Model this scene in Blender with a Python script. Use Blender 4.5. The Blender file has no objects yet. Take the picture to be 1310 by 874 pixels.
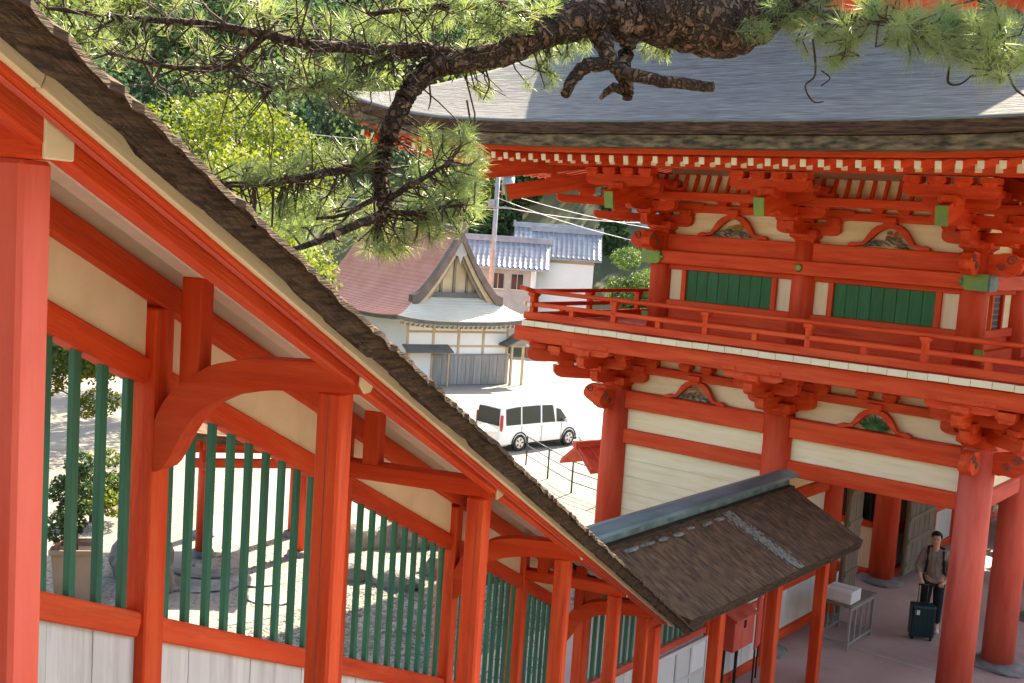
import bpy, bmesh, math, random
import numpy as np
from mathutils import Vector, Matrix
R = math.radians
random.seed(7); rng = np.random.default_rng(7)
sc = bpy.context.scene
COL = sc.collection

# ------------------------------------------------------------------ camera
CAMZ = 6.45
cam_d = bpy.data.cameras.new('camera'); cam = bpy.data.objects.new('camera', cam_d); COL.objects.link(cam)
cam_d.sensor_width = 36.0; cam_d.lens = 1450.0 / 1310.0 * 36.0
cam_d.clip_start = 0.05; cam_d.clip_end = 2000
cam.matrix_world = Matrix.Translation((0, 0, CAMZ)) @ Matrix.Rotation(R(90 - 5.9), 4, 'X') @ Matrix.Rotation(R(3.9), 4, 'Z')
sc.camera = cam

# ------------------------------------------------------------------ sky, sun, exposure
SUN_AZ, SUN_EL = 29.0, 41.5
world = bpy.data.worlds.new('World'); sc.world = world; world.use_nodes = True
wn = world.node_tree.nodes; wl = world.node_tree.links
sky = wn.new('ShaderNodeTexSky'); sky.sky_type = 'NISHITA'; sky.sun_disc = False
sky.sun_elevation = R(SUN_EL); sky.sun_rotation = R(SUN_AZ); sky.air_density = 1.0; sky.dust_density = 2.0; sky.ozone_density = 1.0
wn['Background'].inputs['Strength'].default_value = 0.125
wl.new(sky.outputs['Color'], wn['Background'].inputs['Color'])
sun_d = bpy.data.lights.new('sun', 'SUN'); sun = bpy.data.objects.new('sun', sun_d); COL.objects.link(sun)
sun_d.energy = 4.8; sun_d.angle = R(0.53); sun_d.color = (1.0, 0.93, 0.82)
_s = Vector((math.sin(R(SUN_AZ)) * math.cos(R(SUN_EL)), math.cos(R(SUN_AZ)) * math.cos(R(SUN_EL)), math.sin(R(SUN_EL))))
sun.rotation_euler = _s.to_track_quat('Z', 'Y').to_euler()
sun.location = (10, 20, 40)
vs = sc.view_settings
vs.view_transform = 'Standard'; vs.look = 'None'; vs.exposure = 2.55; vs.gamma = 1.0; vs.use_curve_mapping = False
vs.use_white_balance = True; vs.white_balance_temperature = 7600; vs.white_balance_tint = 10
sc.cycles.max_bounces = 8; sc.cycles.diffuse_bounces = 5; sc.cycles.transparent_max_bounces = 8
sc.cycles.use_denoising = True; sc.cycles.sample_clamp_indirect = 6.0

# ------------------------------------------------------------------ materials
def mat(name, base, alt=None, amt=0.5, scale=3.0, stretch=(1, 1, 1), rough=0.65, bump=0.15, fine=30.0,
        dirt=None, dirt_amt=0.0, dirt_scale=1.2, spec=0.35, metal=0.0, rnd=0.12, bdist=0.01, coord='Object', transl=None, lohi=(0.35, 0.68), chips=None):
    m = bpy.data.materials.new(name); m.use_nodes = True
    n = m.node_tree.nodes; l = m.node_tree.links
    b = n['Principled BSDF']
    b.inputs['Roughness'].default_value = rough; b.inputs['Metallic'].default_value = metal
    b.inputs['Specular IOR Level'].default_value = spec
    tc = n.new('ShaderNodeTexCoord'); mp = n.new('ShaderNodeMapping'); mp.inputs['Scale'].default_value = stretch
    l.new(tc.outputs[coord], mp.inputs['Vector'])
    oi = n.new('ShaderNodeObjectInfo')
    off = n.new('ShaderNodeVectorMath'); off.operation = 'ADD'
    sc3 = n.new('ShaderNodeVectorMath'); sc3.operation = 'SCALE'; sc3.inputs[0].default_value = (37, 19, 53)
    l.new(oi.outputs['Random'], sc3.inputs['Scale']); l.new(mp.outputs[0], off.inputs[0]); l.new(sc3.outputs[0], off.inputs[1])
    nz = n.new('ShaderNodeTexNoise'); nz.inputs['Scale'].default_value = scale; nz.inputs['Detail'].default_value = 6
    l.new(off.outputs[0], nz.inputs['Vector'])
    rp = n.new('ShaderNodeValToRGB'); rp.color_ramp.elements[0].position = lohi[0]; rp.color_ramp.elements[1].position = lohi[1]
    alt = alt or tuple(min(1, c * 1.35 + 0.01) for c in base)
    a2 = tuple(base[i] * (1 - amt) + alt[i] * amt for i in range(3))
    rp.color_ramp.elements[0].color = (*base, 1); rp.color_ramp.elements[1].color = (*a2, 1)
    l.new(nz.outputs['Fac'], rp.inputs['Fac'])
    col = rp.outputs['Color']
    if dirt:
        nd = n.new('ShaderNodeTexNoise'); nd.inputs['Scale'].default_value = dirt_scale; nd.inputs['Detail'].default_value = 8; nd.inputs['Roughness'].default_value = 0.65
        l.new(off.outputs[0], nd.inputs['Vector'])
        rd = n.new('ShaderNodeValToRGB'); rd.color_ramp.elements[0].position = 0.5; rd.color_ramp.elements[1].position = 0.72
        l.new(nd.outputs['Fac'], rd.inputs['Fac'])
        ml = n.new('ShaderNodeMath'); ml.operation = 'MULTIPLY'; ml.inputs[1].default_value = dirt_amt; l.new(rd.outputs['Color'], ml.inputs[0])
        mx = n.new('ShaderNodeMixRGB'); mx.inputs['Color2'].default_value = (*dirt, 1)
        l.new(ml.outputs[0], mx.inputs['Fac']); l.new(col, mx.inputs['Color1']); col = mx.outputs['Color']
    if chips:                      # small flakes where the paint has gone, and fine hairline checks along the grain
        nc = n.new('ShaderNodeTexNoise'); nc.inputs['Scale'].default_value = 14; nc.inputs['Detail'].default_value = 9; nc.inputs['Roughness'].default_value = 0.75
        l.new(off.outputs[0], nc.inputs['Vector'])
        rc_ = n.new('ShaderNodeValToRGB'); rc_.color_ramp.elements[0].position = 0.655; rc_.color_ramp.elements[1].position = 0.70; l.new(nc.outputs['Fac'], rc_.inputs['Fac'])
        mc = n.new('ShaderNodeMath'); mc.operation = 'MULTIPLY'; mc.inputs[1].default_value = 0.75; l.new(rc_.outputs['Color'], mc.inputs[0])
        mxc = n.new('ShaderNodeMixRGB'); mxc.inputs['Color2'].default_value = (*chips, 1); l.new(mc.outputs[0], mxc.inputs['Fac']); l.new(col, mxc.inputs['Color1']); col = mxc.outputs['Color']
    hs = n.new('ShaderNodeHueSaturation')
    mr = n.new('ShaderNodeMapRange'); mr.inputs['To Min'].default_value = 1 - rnd; mr.inputs['To Max'].default_value = 1 + rnd
    l.new(oi.outputs['Random'], mr.inputs['Value']); l.new(mr.outputs[0], hs.inputs['Value']); l.new(col, hs.inputs['Color'])
    l.new(hs.outputs['Color'], b.inputs['Base Color'])
    if bump:
        nb = n.new('ShaderNodeTexNoise'); nb.inputs['Scale'].default_value = fine; nb.inputs['Detail'].default_value = 5
        l.new(off.outputs[0], nb.inputs['Vector'])
        bp = n.new('ShaderNodeBump'); bp.inputs['Strength'].default_value = bump; bp.inputs['Distance'].default_value = bdist
        l.new(nb.outputs['Fac'], bp.inputs['Height']); l.new(bp.outputs['Normal'], b.inputs['Normal'])
    if transl:
        tr = n.new('ShaderNodeBsdfTranslucent'); mxs = n.new('ShaderNodeMixShader'); mxs.inputs[0].default_value = transl
        hs2 = n.new('ShaderNodeHueSaturation'); hs2.inputs['Saturation'].default_value = 1.1; hs2.inputs['Value'].default_value = 1.25
        l.new(hs.outputs['Color'], hs2.inputs['Color']); l.new(hs2.outputs['Color'], tr.inputs['Color'])
        l.new(b.outputs[0], mxs.inputs[1]); l.new(tr.outputs[0], mxs.inputs[2])
        l.new(mxs.outputs[0], n['Material Output'].inputs['Surface'])
    return m

WOOD = (1.0, 9.0, 9.0)
M = {}
M['red'] = mat('vermilion_paint', (0.60, 0.048, 0.010), (0.71, 0.10, 0.03), 0.9, 1.1, WOOD, 0.6, 0.45, 11.0, (0.36, 0.026, 0.010), 0.6, 1.4, spec=0.2, rnd=0.09, chips=(0.16, 0.05, 0.03))
M['redp'] = mat('faded_and_glare_vermilion_paint', (0.57, 0.082, 0.048), (0.66, 0.135, 0.095), 0.9, 1.2, (5, 5, 0.8), 0.7, 0.3, 9.0, (0.34, 0.045, 0.028), 0.5, 1.0, spec=0.2, rnd=0.06, chips=(0.20, 0.07, 0.05))
M['redcol'] = mat('vermilion_column_paint', (0.59, 0.052, 0.016), (0.67, 0.095, 0.04), 0.9, 1.4, (6, 6, 0.8), 0.6, 0.3, 9.0, (0.32, 0.035, 0.02), 0.45, 0.9, spec=0.2, rnd=0.06, chips=(0.18, 0.06, 0.04))
M['cream'] = mat('cream_painted_board', (0.78, 0.64, 0.40), (0.83, 0.73, 0.51), 0.9, 1.5, WOOD, 0.7, 0.2, 8.0, (0.52, 0.39, 0.22), 0.35, 1.6, rnd=0.05)
M['plaster'] = mat('cream_plaster', (0.78, 0.62, 0.42), (0.83, 0.70, 0.50), 0.9, 1.8, (1, 1, 1), 0.8, 0.1, 30.0, (0.42, 0.30, 0.18), 0.35, 1.5, rnd=0.04)
M['ceil'] = mat('pale_ceiling_board', (0.70, 0.58, 0.46), (0.77, 0.65, 0.53), 0.9, 2.0, (9, 1, 9), 0.75, 0.15, 8.0, rnd=0.06)
M['white'] = mat('white_lime_board', (0.60, 0.57, 0.54), (0.70, 0.67, 0.63), 0.9, 1.2, (10, 10, 0.8), 0.75, 0.3, 6.0, (0.30, 0.27, 0.24), 0.55, 1.1, rnd=0.06)
M['whitep'] = mat('white_end_paint', (0.74, 0.64, 0.44), (0.78, 0.69, 0.50), 0.8, 4, (1, 1, 1), 0.7, 0.1, 30, (0.5, 0.38, 0.22), 0.3, 3.0, rnd=0.05)
M['green'] = mat('green_paint', (0.015, 0.115, 0.07), (0.03, 0.17, 0.10), 0.9, 2.5, (8, 8, 0.9), 0.6, 0.2, 9.0, (0.06, 0.07, 0.03), 0.5, 0.8, rnd=0.15)
M['greenw'] = mat('green_shutter_paint', (0.012, 0.11, 0.03), (0.02, 0.15, 0.05), 0.9, 2.5, (8, 8, 0.9), 0.55, 0.2, 9.0, rnd=0.1)
M['verd'] = mat('verdigris_fitting', (0.20, 0.27, 0.04), (0.10, 0.24, 0.12), 0.8, 9.0, rough=0.5, metal=0.3, bump=0.1)
M['bark'] = mat('cypress_bark_edge', (0.022, 0.013, 0.008), (0.10, 0.056, 0.030), 1.0, 3.0, (6, 2.2, 26), 0.95, 1.0, 6.0, (0.17, 0.115, 0.065), 0.4, 1.2, rnd=0.05, bdist=0.02)
M['barktop'] = mat('weathered_bark_roof', (0.06, 0.034, 0.020), (0.19, 0.105, 0.055), 1.0, 3.2, (1.3, 5, 3), 0.95, 0.9, 9.0, (0.03, 0.026, 0.02), 0.8, 0.9, rnd=0.03, bdist=0.03)
M['thatch'] = mat('silver_bark_shingle', (0.085, 0.085, 0.083), (0.21, 0.205, 0.19), 0.9, 5.0, (0.6, 9, 9), 0.9, 0.35, 4.0, (0.05, 0.05, 0.048), 0.6, 1.1, rnd=0.02, bdist=0.05)
M['bark2'] = mat('layered_bark_eave', (0.085, 0.048, 0.022), (0.24, 0.15, 0.07), 1.0, 3.0, (2, 2, 10), 0.95, 1.0, 5.0, (0.04, 0.03, 0.02), 0.6, 1.5, rnd=0.02, bdist=0.06)
M['copper'] = mat('verdigris_copper', (0.07, 0.14, 0.13), (0.20, 0.27, 0.29), 0.9, 1.6, (3, 0.5, 3), 0.45, 0.15, 8, (0.06, 0.06, 0.05), 0.6, 1.0, metal=0.4)
M['moss'] = mat('moss_and_lichen', (0.035, 0.032, 0.012), (0.09, 0.085, 0.03), 1.0, 8, rough=1.0, bump=0.6, fine=20)
M['lichen'] = mat('grey_lichen', (0.15, 0.135, 0.11), (0.27, 0.25, 0.21), 1.0, 20, rough=1.0, bump=0.6, fine=40)
M['floor'] = mat('pinkish_concrete_floor', (0.36, 0.245, 0.21), (0.45, 0.32, 0.28), 0.9, 0.7, (1, 1, 1), 0.75, 0.12, 25, (0.22, 0.145, 0.125), 0.6, 0.9, rnd=0.02)
M['stone'] = mat('grey_stone', (0.13, 0.125, 0.12), (0.26, 0.25, 0.23), 1.0, 3.0, rough=0.9, bump=0.7, fine=9, dirt=(0.06, 0.06, 0.05), dirt_amt=0.5, bdist=0.03)
M['rock'] = mat('garden_rock', (0.10, 0.09, 0.08), (0.30, 0.28, 0.24), 1.0, 1.8, rough=0.95, bump=1.0, fine=6, dirt=(0.05, 0.05, 0.03), dirt_amt=0.6, bdist=0.05)
M['oldwood'] = mat('weathered_timber', (0.16, 0.125, 0.09), (0.27, 0.22, 0.165), 0.9, 2.0, (9, 9, 0.9), 0.85, 0.4, 7, (0.08, 0.06, 0.045), 0.4, 1.0)
M['oldwoodx'] = mat('weathered_timber_rail', (0.16, 0.125, 0.09), (0.27, 0.22, 0.165), 0.9, 2.0, WOOD, 0.85, 0.4, 7, (0.08, 0.06, 0.045), 0.4, 1.0)
M['dark'] = mat('dark_lacquer', (0.012, 0.011, 0.012), (0.03, 0.028, 0.028), 0.8, 3, rough=0.5, bump=0.1)
M['lattice'] = mat('grey_lattice', (0.13, 0.15, 0.17), (0.2, 0.22, 0.24), 0.8, 3, rough=0.6, bump=0.1)
M['carve1'] = mat('painted_wave_carving', (0.05, 0.055, 0.06), (0.30, 0.29, 0.25), 1.0, 14, rough=0.6, bump=0.3)
M['carve2'] = mat('painted_leaf_carving', (0.02, 0.10, 0.03), (0.10, 0.22, 0.08), 1.0, 10, rough=0.6, bump=0.3)
M['gold'] = mat('gilt_paint', (0.45, 0.26, 0.05), (0.55, 0.36, 0.10), 1.0, 10, rough=0.45, metal=0.2, bump=0.2)
M['carver'] = mat('painted_bird_carving', (0.30, 0.10, 0.05), (0.45, 0.25, 0.10), 1.0, 12, rough=0.6, bump=0.3)
M['pine_bark'] = mat('pine_bark', (0.08, 0.046, 0.029), (0.24, 0.145, 0.092), 1.0, 9.0, (1, 1, 1), 0.95, 1.0, 16.0, (0.03, 0.022, 0.016), 0.7, 6.0, bdist=0.04)
M['twig'] = mat('pine_twig', (0.03, 0.02, 0.014), (0.07, 0.045, 0.03), 1.0, 20, rough=0.95, bump=0.4)
M['needle'] = mat('pine_needle', (0.115, 0.185, 0.07), (0.27, 0.31, 0.10), 1.0, 3.0, rough=0.38, bump=0, transl=0.5, spec=0.6, rnd=0)
M['leafy'] = mat('yellow_green_leaf', (0.045, 0.085, 0.015), (0.19, 0.205, 0.03), 1.0, 1.6, rough=0.6, bump=0, transl=0.45, rnd=0.1)
M['leafg'] = mat('mid_green_leaf', (0.04, 0.085, 0.018), (0.10, 0.15, 0.03), 1.0, 0.8, rough=0.6, bump=0, transl=0.4, rnd=0.12)
M['leafd'] = mat('dark_evergreen_leaf', (0.022, 0.05, 0.016), (0.05, 0.085, 0.025), 1.0, 0.8, rough=0.55, bump=0, transl=0.3, rnd=0.12)
M['leaff'] = mat('distant_wood_leaf', (0.045, 0.085, 0.04), (0.19, 0.22, 0.055), 1.0, 0.10, rough=0.7, bump=0, transl=0.35, rnd=0.0, lohi=(0.42, 0.62))
M['trunk'] = mat('tree_bark', (0.06, 0.045, 0.033), (0.13, 0.10, 0.075), 1.0, 4, (4, 4, 0.8), 0.95, 0.8, 8)
M['asphalt'] = mat('pale_worn_paving', (0.17, 0.155, 0.13), (0.23, 0.21, 0.18), 0.9, 0.25, rough=0.9, bump=0.2, fine=12, dirt=(0.125, 0.115, 0.10), dirt_amt=0.5, dirt_scale=0.5, rnd=0)
M['gravel'] = mat('gravel_ground', (0.085, 0.08, 0.07), (0.25, 0.23, 0.195), 1.0, 14, rough=0.95, bump=0.8, fine=24, dirt=(0.14, 0.13, 0.11), dirt_amt=0.4, dirt_scale=0.4, rnd=0, bdist=0.03)
M['hill'] = mat('hill_soil', (0.04, 0.05, 0.025), (0.08, 0.085, 0.04), 1.0, 0.2, rough=1.0, bump=0.5, fine=1.0)
M['shot'] = mat('grey_sprayed_concrete', (0.24, 0.25, 0.265), (0.36, 0.365, 0.37), 1.0, 0.15, (1, 1, 0.35), 0.9, 0.5, 1.2, (0.12, 0.13, 0.14), 0.5, 0.3, bdist=0.2)
M['hwhite'] = mat('white_house_plaster', (0.66, 0.66, 0.65), (0.72, 0.72, 0.70), 0.8, 0.8, rough=0.85, bump=0.05)
M['htimber'] = mat('tan_house_timber', (0.36, 0.27, 0.17), (0.45, 0.35, 0.23), 0.9, 2, rough=0.8, bump=0.2)
M['hred'] = mat('faded_red_metal_shingle', (0.42, 0.15, 0.10), (0.50, 0.21, 0.15), 0.9, 1.0, (1, 1, 1), 0.5, 0.2, 8, rnd=0.06)
M['hgrey'] = mat('glare_grey_metal_shingle', (0.40, 0.38, 0.32), (0.47, 0.45, 0.38), 0.9, 1.0, (1, 1, 1), 0.45, 0.2, 8, rnd=0.05)  # sun glare on the red roof's skirt, put in as pale grey
M['hbrown'] = mat('brown_bargeboard', (0.11, 0.075, 0.06), (0.17, 0.12, 0.10), 0.9, 2, rough=0.6, bump=0.2)
M['hdark'] = mat('dark_eave_metal', (0.08, 0.075, 0.07), (0.12, 0.11, 0.10), 0.9, 2, rough=0.6, bump=0.1)
M['tile'] = mat('grey_roof_tile', (0.17, 0.19, 0.22), (0.27, 0.29, 0.32), 0.9, 1.5, rough=0.35, bump=0.1, spec=0.5)
M['fencew'] = mat('grey_board_fence', (0.20, 0.19, 0.185), (0.30, 0.285, 0.27), 0.9, 1.0, (9, 9, 0.7), 0.9, 0.3, 5)
M['steel'] = mat('grey_galvanised_steel', (0.20, 0.21, 0.22), (0.28, 0.29, 0.30), 0.8, 5, rough=0.45, metal=0.5, bump=0.1)
M['rail'] = mat('dark_pipe_rail', (0.05, 0.05, 0.055), (0.09, 0.09, 0.09), 0.8, 5, rough=0.5, metal=0.3, bump=0.1)
M['conc'] = mat('grey_concrete', (0.30, 0.29, 0.27), (0.38, 0.37, 0.34), 0.9, 2, rough=0.9, bump=0.2, dirt=(0.2, 0.19, 0.17), dirt_amt=0.4)
M['carw'] = mat('white_car_paint', (0.72, 0.73, 0.74), (0.74, 0.75, 0.76), 0.5, 1, rough=0.18, bump=0, spec=0.6, rnd=0)
M['glass'] = mat('dark_window_glass', (0.015, 0.02, 0.022), (0.025, 0.03, 0.035), 0.6, 1, rough=0.08, bump=0, spec=0.35, rnd=0)
M['rubber'] = mat('black_rubber', (0.012, 0.012, 0.012), (0.025, 0.025, 0.025), 0.6, 8, rough=0.8, bump=0.1)
M['alloy'] = mat('silver_alloy', (0.45, 0.46, 0.47), (0.5, 0.5, 0.5), 0.5, 4, rough=0.3, metal=0.8, bump=0)
M['redlamp'] = mat('red_lamp_plastic', (0.35, 0.012, 0.012), (0.4, 0.02, 0.02), 0.5, 4, rough=0.25, bump=0)
M['lamp'] = mat('clear_lamp_plastic', (0.6, 0.62, 0.64), (0.7, 0.7, 0.7), 0.5, 4, rough=0.1, bump=0)
M['plank'] = mat('brown_planter_board', (0.20, 0.135, 0.09), (0.28, 0.2, 0.14), 0.9, 2, rough=0.85, bump=0.3)
M['skin'] = mat('skin', (0.58, 0.34, 0.23), (0.63, 0.38, 0.27), 0.6, 6, rough=0.55, bump=0.05, rnd=0)
M['hair'] = mat('black_hair', (0.010, 0.009, 0.009), (0.022, 0.019, 0.017), 0.9, 30, rough=0.5, bump=0.3, rnd=0)
M['shirt'] = mat('striped_brown_shirt', (0.21, 0.165, 0.135), (0.30, 0.245, 0.205), 1.0, 26, (1.8, 1.8, 0.15), 0.9, 0.3, 40, rnd=0, lohi=(0.45, 0.55))
M['tee'] = mat('white_cotton', (0.62, 0.58, 0.53), (0.7, 0.66, 0.6), 0.6, 8, rough=0.9, bump=0.2, rnd=0)
M['black'] = mat('black_cloth', (0.011, 0.011, 0.013), (0.022, 0.022, 0.025), 0.8, 10, rough=0.9, bump=0.2, rnd=0)
M['case'] = mat('dark_teal_suitcase_shell', (0.006, 0.028, 0.036), (0.012, 0.045, 0.055), 0.8, 3, rough=0.3, bump=0.05, rnd=0)
M['paper'] = mat('white_paper', (0.66, 0.64, 0.62), (0.72, 0.70, 0.68), 0.5, 8, rough=0.85, bump=0.05)
M['purple'] = mat('lilac_packet', (0.22, 0.17, 0.30), (0.30, 0.25, 0.38), 0.8, 8, rough=0.5, bump=0.05)

# pine bark: scaly plates with dark fissures
def pine_bark_nodes(m):
    n = m.node_tree.nodes; l = m.node_tree.links; b = n['Principled BSDF']
    tc = n.new('ShaderNodeTexCoord'); nz = n.new('ShaderNodeTexNoise'); nz.inputs['Scale'].default_value = 9; nz.inputs['Detail'].default_value = 3
    mx = n.new('ShaderNodeMixRGB'); mx.inputs['Fac'].default_value = 0.22; l.new(tc.outputs['Object'], nz.inputs['Vector']); l.new(tc.outputs['Object'], mx.inputs['Color1']); l.new(nz.outputs['Color'], mx.inputs['Color2'])
    vo = n.new('ShaderNodeTexVoronoi'); vo.feature = 'DISTANCE_TO_EDGE'; vo.inputs['Scale'].default_value = 18; l.new(mx.outputs[0], vo.inputs['Vector'])
    rp = n.new('ShaderNodeValToRGB'); rp.color_ramp.elements[0].position = 0.0; rp.color_ramp.elements[1].position = 0.20; l.new(vo.outputs['Distance'], rp.inputs['Fac'])
    src = b.inputs['Base Color'].links[0].from_socket
    mm = n.new('ShaderNodeMixRGB'); mm.inputs['Color1'].default_value = (0.06, 0.036, 0.024, 1); l.new(rp.outputs['Color'], mm.inputs['Fac']); l.new(src, mm.inputs['Color2']); l.new(mm.outputs[0], b.inputs['Base Color'])
    bp = n.new('ShaderNodeBump'); bp.inputs['Strength'].default_value = 1.0; bp.inputs['Distance'].default_value = 0.05; l.new(rp.outputs['Color'], bp.inputs['Height'])
    l.new(b.inputs['Normal'].links[0].from_socket, bp.inputs['Normal']); l.new(bp.outputs['Normal'], b.inputs['Normal'])
pine_bark_nodes(M['pine_bark'])
def course_bump(m, axis, period, dist):
    """fine overlapping courses of bark shingle as relief"""
    n = m.node_tree.nodes; l = m.node_tree.links; b = n['Principled BSDF']; tc = n.new('ShaderNodeTexCoord')
    w = n.new('ShaderNodeTexWave'); w.wave_type = 'BANDS'; w.bands_direction = axis; w.wave_profile = 'SAW'; w.inputs['Scale'].default_value = 0.314 / period; w.inputs['Distortion'].default_value = 1.2; w.inputs['Detail'].default_value = 3; w.inputs['Detail Scale'].default_value = 1.5
    bp = n.new('ShaderNodeBump'); bp.inputs['Strength'].default_value = 0.9; bp.inputs['Distance'].default_value = dist
    l.new(tc.outputs['Object'], w.inputs['Vector']); l.new(w.outputs['Fac'], bp.inputs['Height']); l.new(b.inputs['Normal'].links[0].from_socket, bp.inputs['Normal']); l.new(bp.outputs['Normal'], b.inputs['Normal'])
course_bump(M['thatch'], 'Y', 0.11, 0.012)
M['barkmoss'] = mat('mossy_lower_bark', (0.035, 0.026, 0.014), (0.21, 0.145, 0.075), 1.0, 4.5, (1.2, 1.2, 4), 0.95, 1.0, 5.0, (0.035, 0.03, 0.018), 0.7, 2.0, rnd=0.02, bdist=0.06)
M['barkred'] = mat('red_brown_bark_layer', (0.035, 0.016, 0.009), (0.15, 0.072, 0.034), 1.0, 3.5, (1.2, 1.2, 12), 0.95, 1.0, 6.0, (0.025, 0.015, 0.01), 0.6, 1.5, rnd=0.02, bdist=0.05)
GRAIN = {}
for _k in ('red', 'redp', 'cream', 'white', 'oldwood', 'fencew'):
    for _a in range(3):
        _c = M[_k].copy(); _c.name = M[_k].name + '_' + 'xyz'[_a]
        _mp = [q for q in _c.node_tree.nodes if q.type == 'MAPPING'][0]; _s = sorted(_mp.inputs['Scale'].default_value)
        _mp.inputs['Scale'].default_value = [(_s[0] if i == _a else _s[2]) for i in range(3)]; GRAIN[(M[_k].name, _a)] = _c
def grain(m, s):
    """the same paint with its wood grain along the piece's longest side"""
    return GRAIN.get((m.name, max(range(3), key=lambda i: s[i])), m)

# ------------------------------------------------------------------ mesh helpers
def link(name, me, m=None, parent=None, mtx=None, label=None, cat=None, group=None, kind=None):
    o = bpy.data.objects.new(name, me); COL.objects.link(o)
    if m is not None and me is not None and len(me.materials) == 0: me.materials.append(m)
    if parent is not None: o.parent = parent
    if mtx is not None: o.matrix_local = mtx
    if label: o['label'] = label
    if cat: o['category'] = cat
    if group: o['group'] = group
    if kind: o['kind'] = kind
    return o
def empty(name, loc, rz=0.0, label=None, cat=None, group=None, kind=None):
    o = bpy.data.objects.new(name, None); COL.objects.link(o); o.empty_display_size = 0.2
    o.location = loc; o.rotation_euler = (0, 0, rz)
    if label: o['label'] = label
    if cat: o['category'] = cat
    if group: o['group'] = group
    if kind: o['kind'] = kind
    return o
def pyd(name, v, f, smooth=False):
    me = bpy.data.meshes.new(name); me.from_pydata([tuple(p) for p in v], [], f); me.update()
    if smooth: me.polygons.foreach_set('use_smooth', [True] * len(me.polygons))
    return me
def npmesh(name, V, F, smooth=False):
    """V (n,3), F (m,k) numpy arrays"""
    me = bpy.data.meshes.new(name); n, k = F.shape
    me.vertices.add(len(V)); me.vertices.foreach_set('co', V.astype(np.float32).ravel())
    me.loops.add(n * k); me.loops.foreach_set('vertex_index', F.astype(np.int32).ravel())
    me.polygons.add(n); me.polygons.foreach_set('loop_start', np.arange(0, n * k, k, dtype=np.int32))
    me.polygons.foreach_set('loop_total', np.full(n, k, dtype=np.int32))
    if smooth: me.polygons.foreach_set('use_smooth', np.ones(n, dtype=bool))
    me.update(calc_edges=True); me.validate(); return me
def fin(bm, name, bevel=0.0, smooth=False, seg=1):
    if bevel > 0: bmesh.ops.bevel(bm, geom=bm.edges[:], offset=bevel, segments=seg, affect='EDGES', profile=0.7)
    bmesh.ops.recalc_face_normals(bm, faces=bm.faces[:])
    me = bpy.data.meshes.new(name); bm.to_mesh(me); bm.free()
    if smooth: me.polygons.foreach_set('use_smooth', [True] * len(me.polygons))
    return me
_cache = {}
def boxmesh(sx, sy, sz, bevel=0.006):
    k = ('b', round(sx, 3), round(sy, 3), round(sz, 3), bevel)
    if k not in _cache:
        bm = bmesh.new(); bmesh.ops.create_cube(bm, size=1.0)
        for v in bm.verts: v.co = Vector((v.co.x * sx, v.co.y * sy, v.co.z * sz))
        _cache[k] = fin(bm, 'box', bevel)
    return _cache[k]
def own(me, m):
    """mesh data shared per material"""
    k = ('m', me.name, m.name)
    if k not in _cache:
        c = me.copy(); c.materials.clear(); c.materials.append(m); _cache[k] = c
    return _cache[k]
def box(name, c, s, m, parent=None, rz=0.0, bevel=0.006, **kw):
    m = grain(m, s)
    return link(name, own(boxmesh(*s, bevel), m), None, parent, Matrix.Translation(c) @ Matrix.Rotation(rz, 4, 'Z'), **kw)
def box2(name, lo, hi, m, parent=None, bevel=0.006, **kw):
    return box(name, [(lo[i] + hi[i]) / 2 for i in range(3)], [abs(hi[i] - lo[i]) for i in range(3)], m, parent, 0.0, bevel, **kw)
def frame(p0, p1, up=(0, 0, 1)):
    p0 = Vector(p0); p1 = Vector(p1); x = (p1 - p0).normalized(); y = Vector(up).cross(x)
    if y.length < 1e-4: y = Vector((0, 1, 0))
    y.normalize(); z = x.cross(y)
    return Matrix(((x.x, y.x, z.x, (p0.x + p1.x) / 2), (x.y, y.y, z.y, (p0.y + p1.y) / 2), (x.z, y.z, z.z, (p0.z + p1.z) / 2), (0, 0, 0, 1)))
def beam(name, p0, p1, w, h, m, parent=None, bevel=0.008, up=(0, 0, 1), **kw):
    L = (Vector(p1) - Vector(p0)).length
    m = grain(m, (L, w, h))
    return link(name, own(boxmesh(L, w, h, bevel), m), None, parent, frame(p0, p1, up), **kw)
def tube_data(pts, rad, seg=8, caps=True, wob=0.0):
    pts = [Vector(p) for p in pts]; V = []; F = []
    n = len(pts); rad = rad if hasattr(rad, '__len__') else [rad] * n
    ref = Vector((0.13, 0.37, 0.92)).normalized()
    for i, p in enumerate(pts):
        d = (pts[min(i + 1, n - 1)] - pts[max(i - 1, 0)]).normalized()
        a = d.cross(ref)
        if a.length < 0.05: a = d.cross(Vector((1, 0, 0)))
        a.normalize(); b = d.cross(a)
        for k in range(seg):
            t = 2 * math.pi * k / seg; r = rad[i] * (1 + (random.uniform(-wob, wob) if wob else 0))
            V.append(p + a * (r * math.cos(t)) + b * (r * math.sin(t)))
    for i in range(n - 1):
        for k in range(seg):
            F.append((i * seg + k, i * seg + (k + 1) % seg, (i + 1) * seg + (k + 1) % seg, (i + 1) * seg + k))
    if caps: F.append(tuple(range(seg - 1, -1, -1))); F.append(tuple(range((n - 1) * seg, n * seg)))
    return V, F
def tube(name, pts, rad, m, parent=None, seg=8, smooth=True, wob=0.0, mtx=None, **kw):
    V, F = tube_data(pts, rad, seg, True, wob)
    return link(name, pyd(name, V, F, smooth), m, parent, mtx, **kw)
def join(parts):
    V = []; F = []
    for v, f in parts:
        o = len(V); V += list(v); F += [tuple(i + o for i in q) for q in f]
    return V, F
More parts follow.
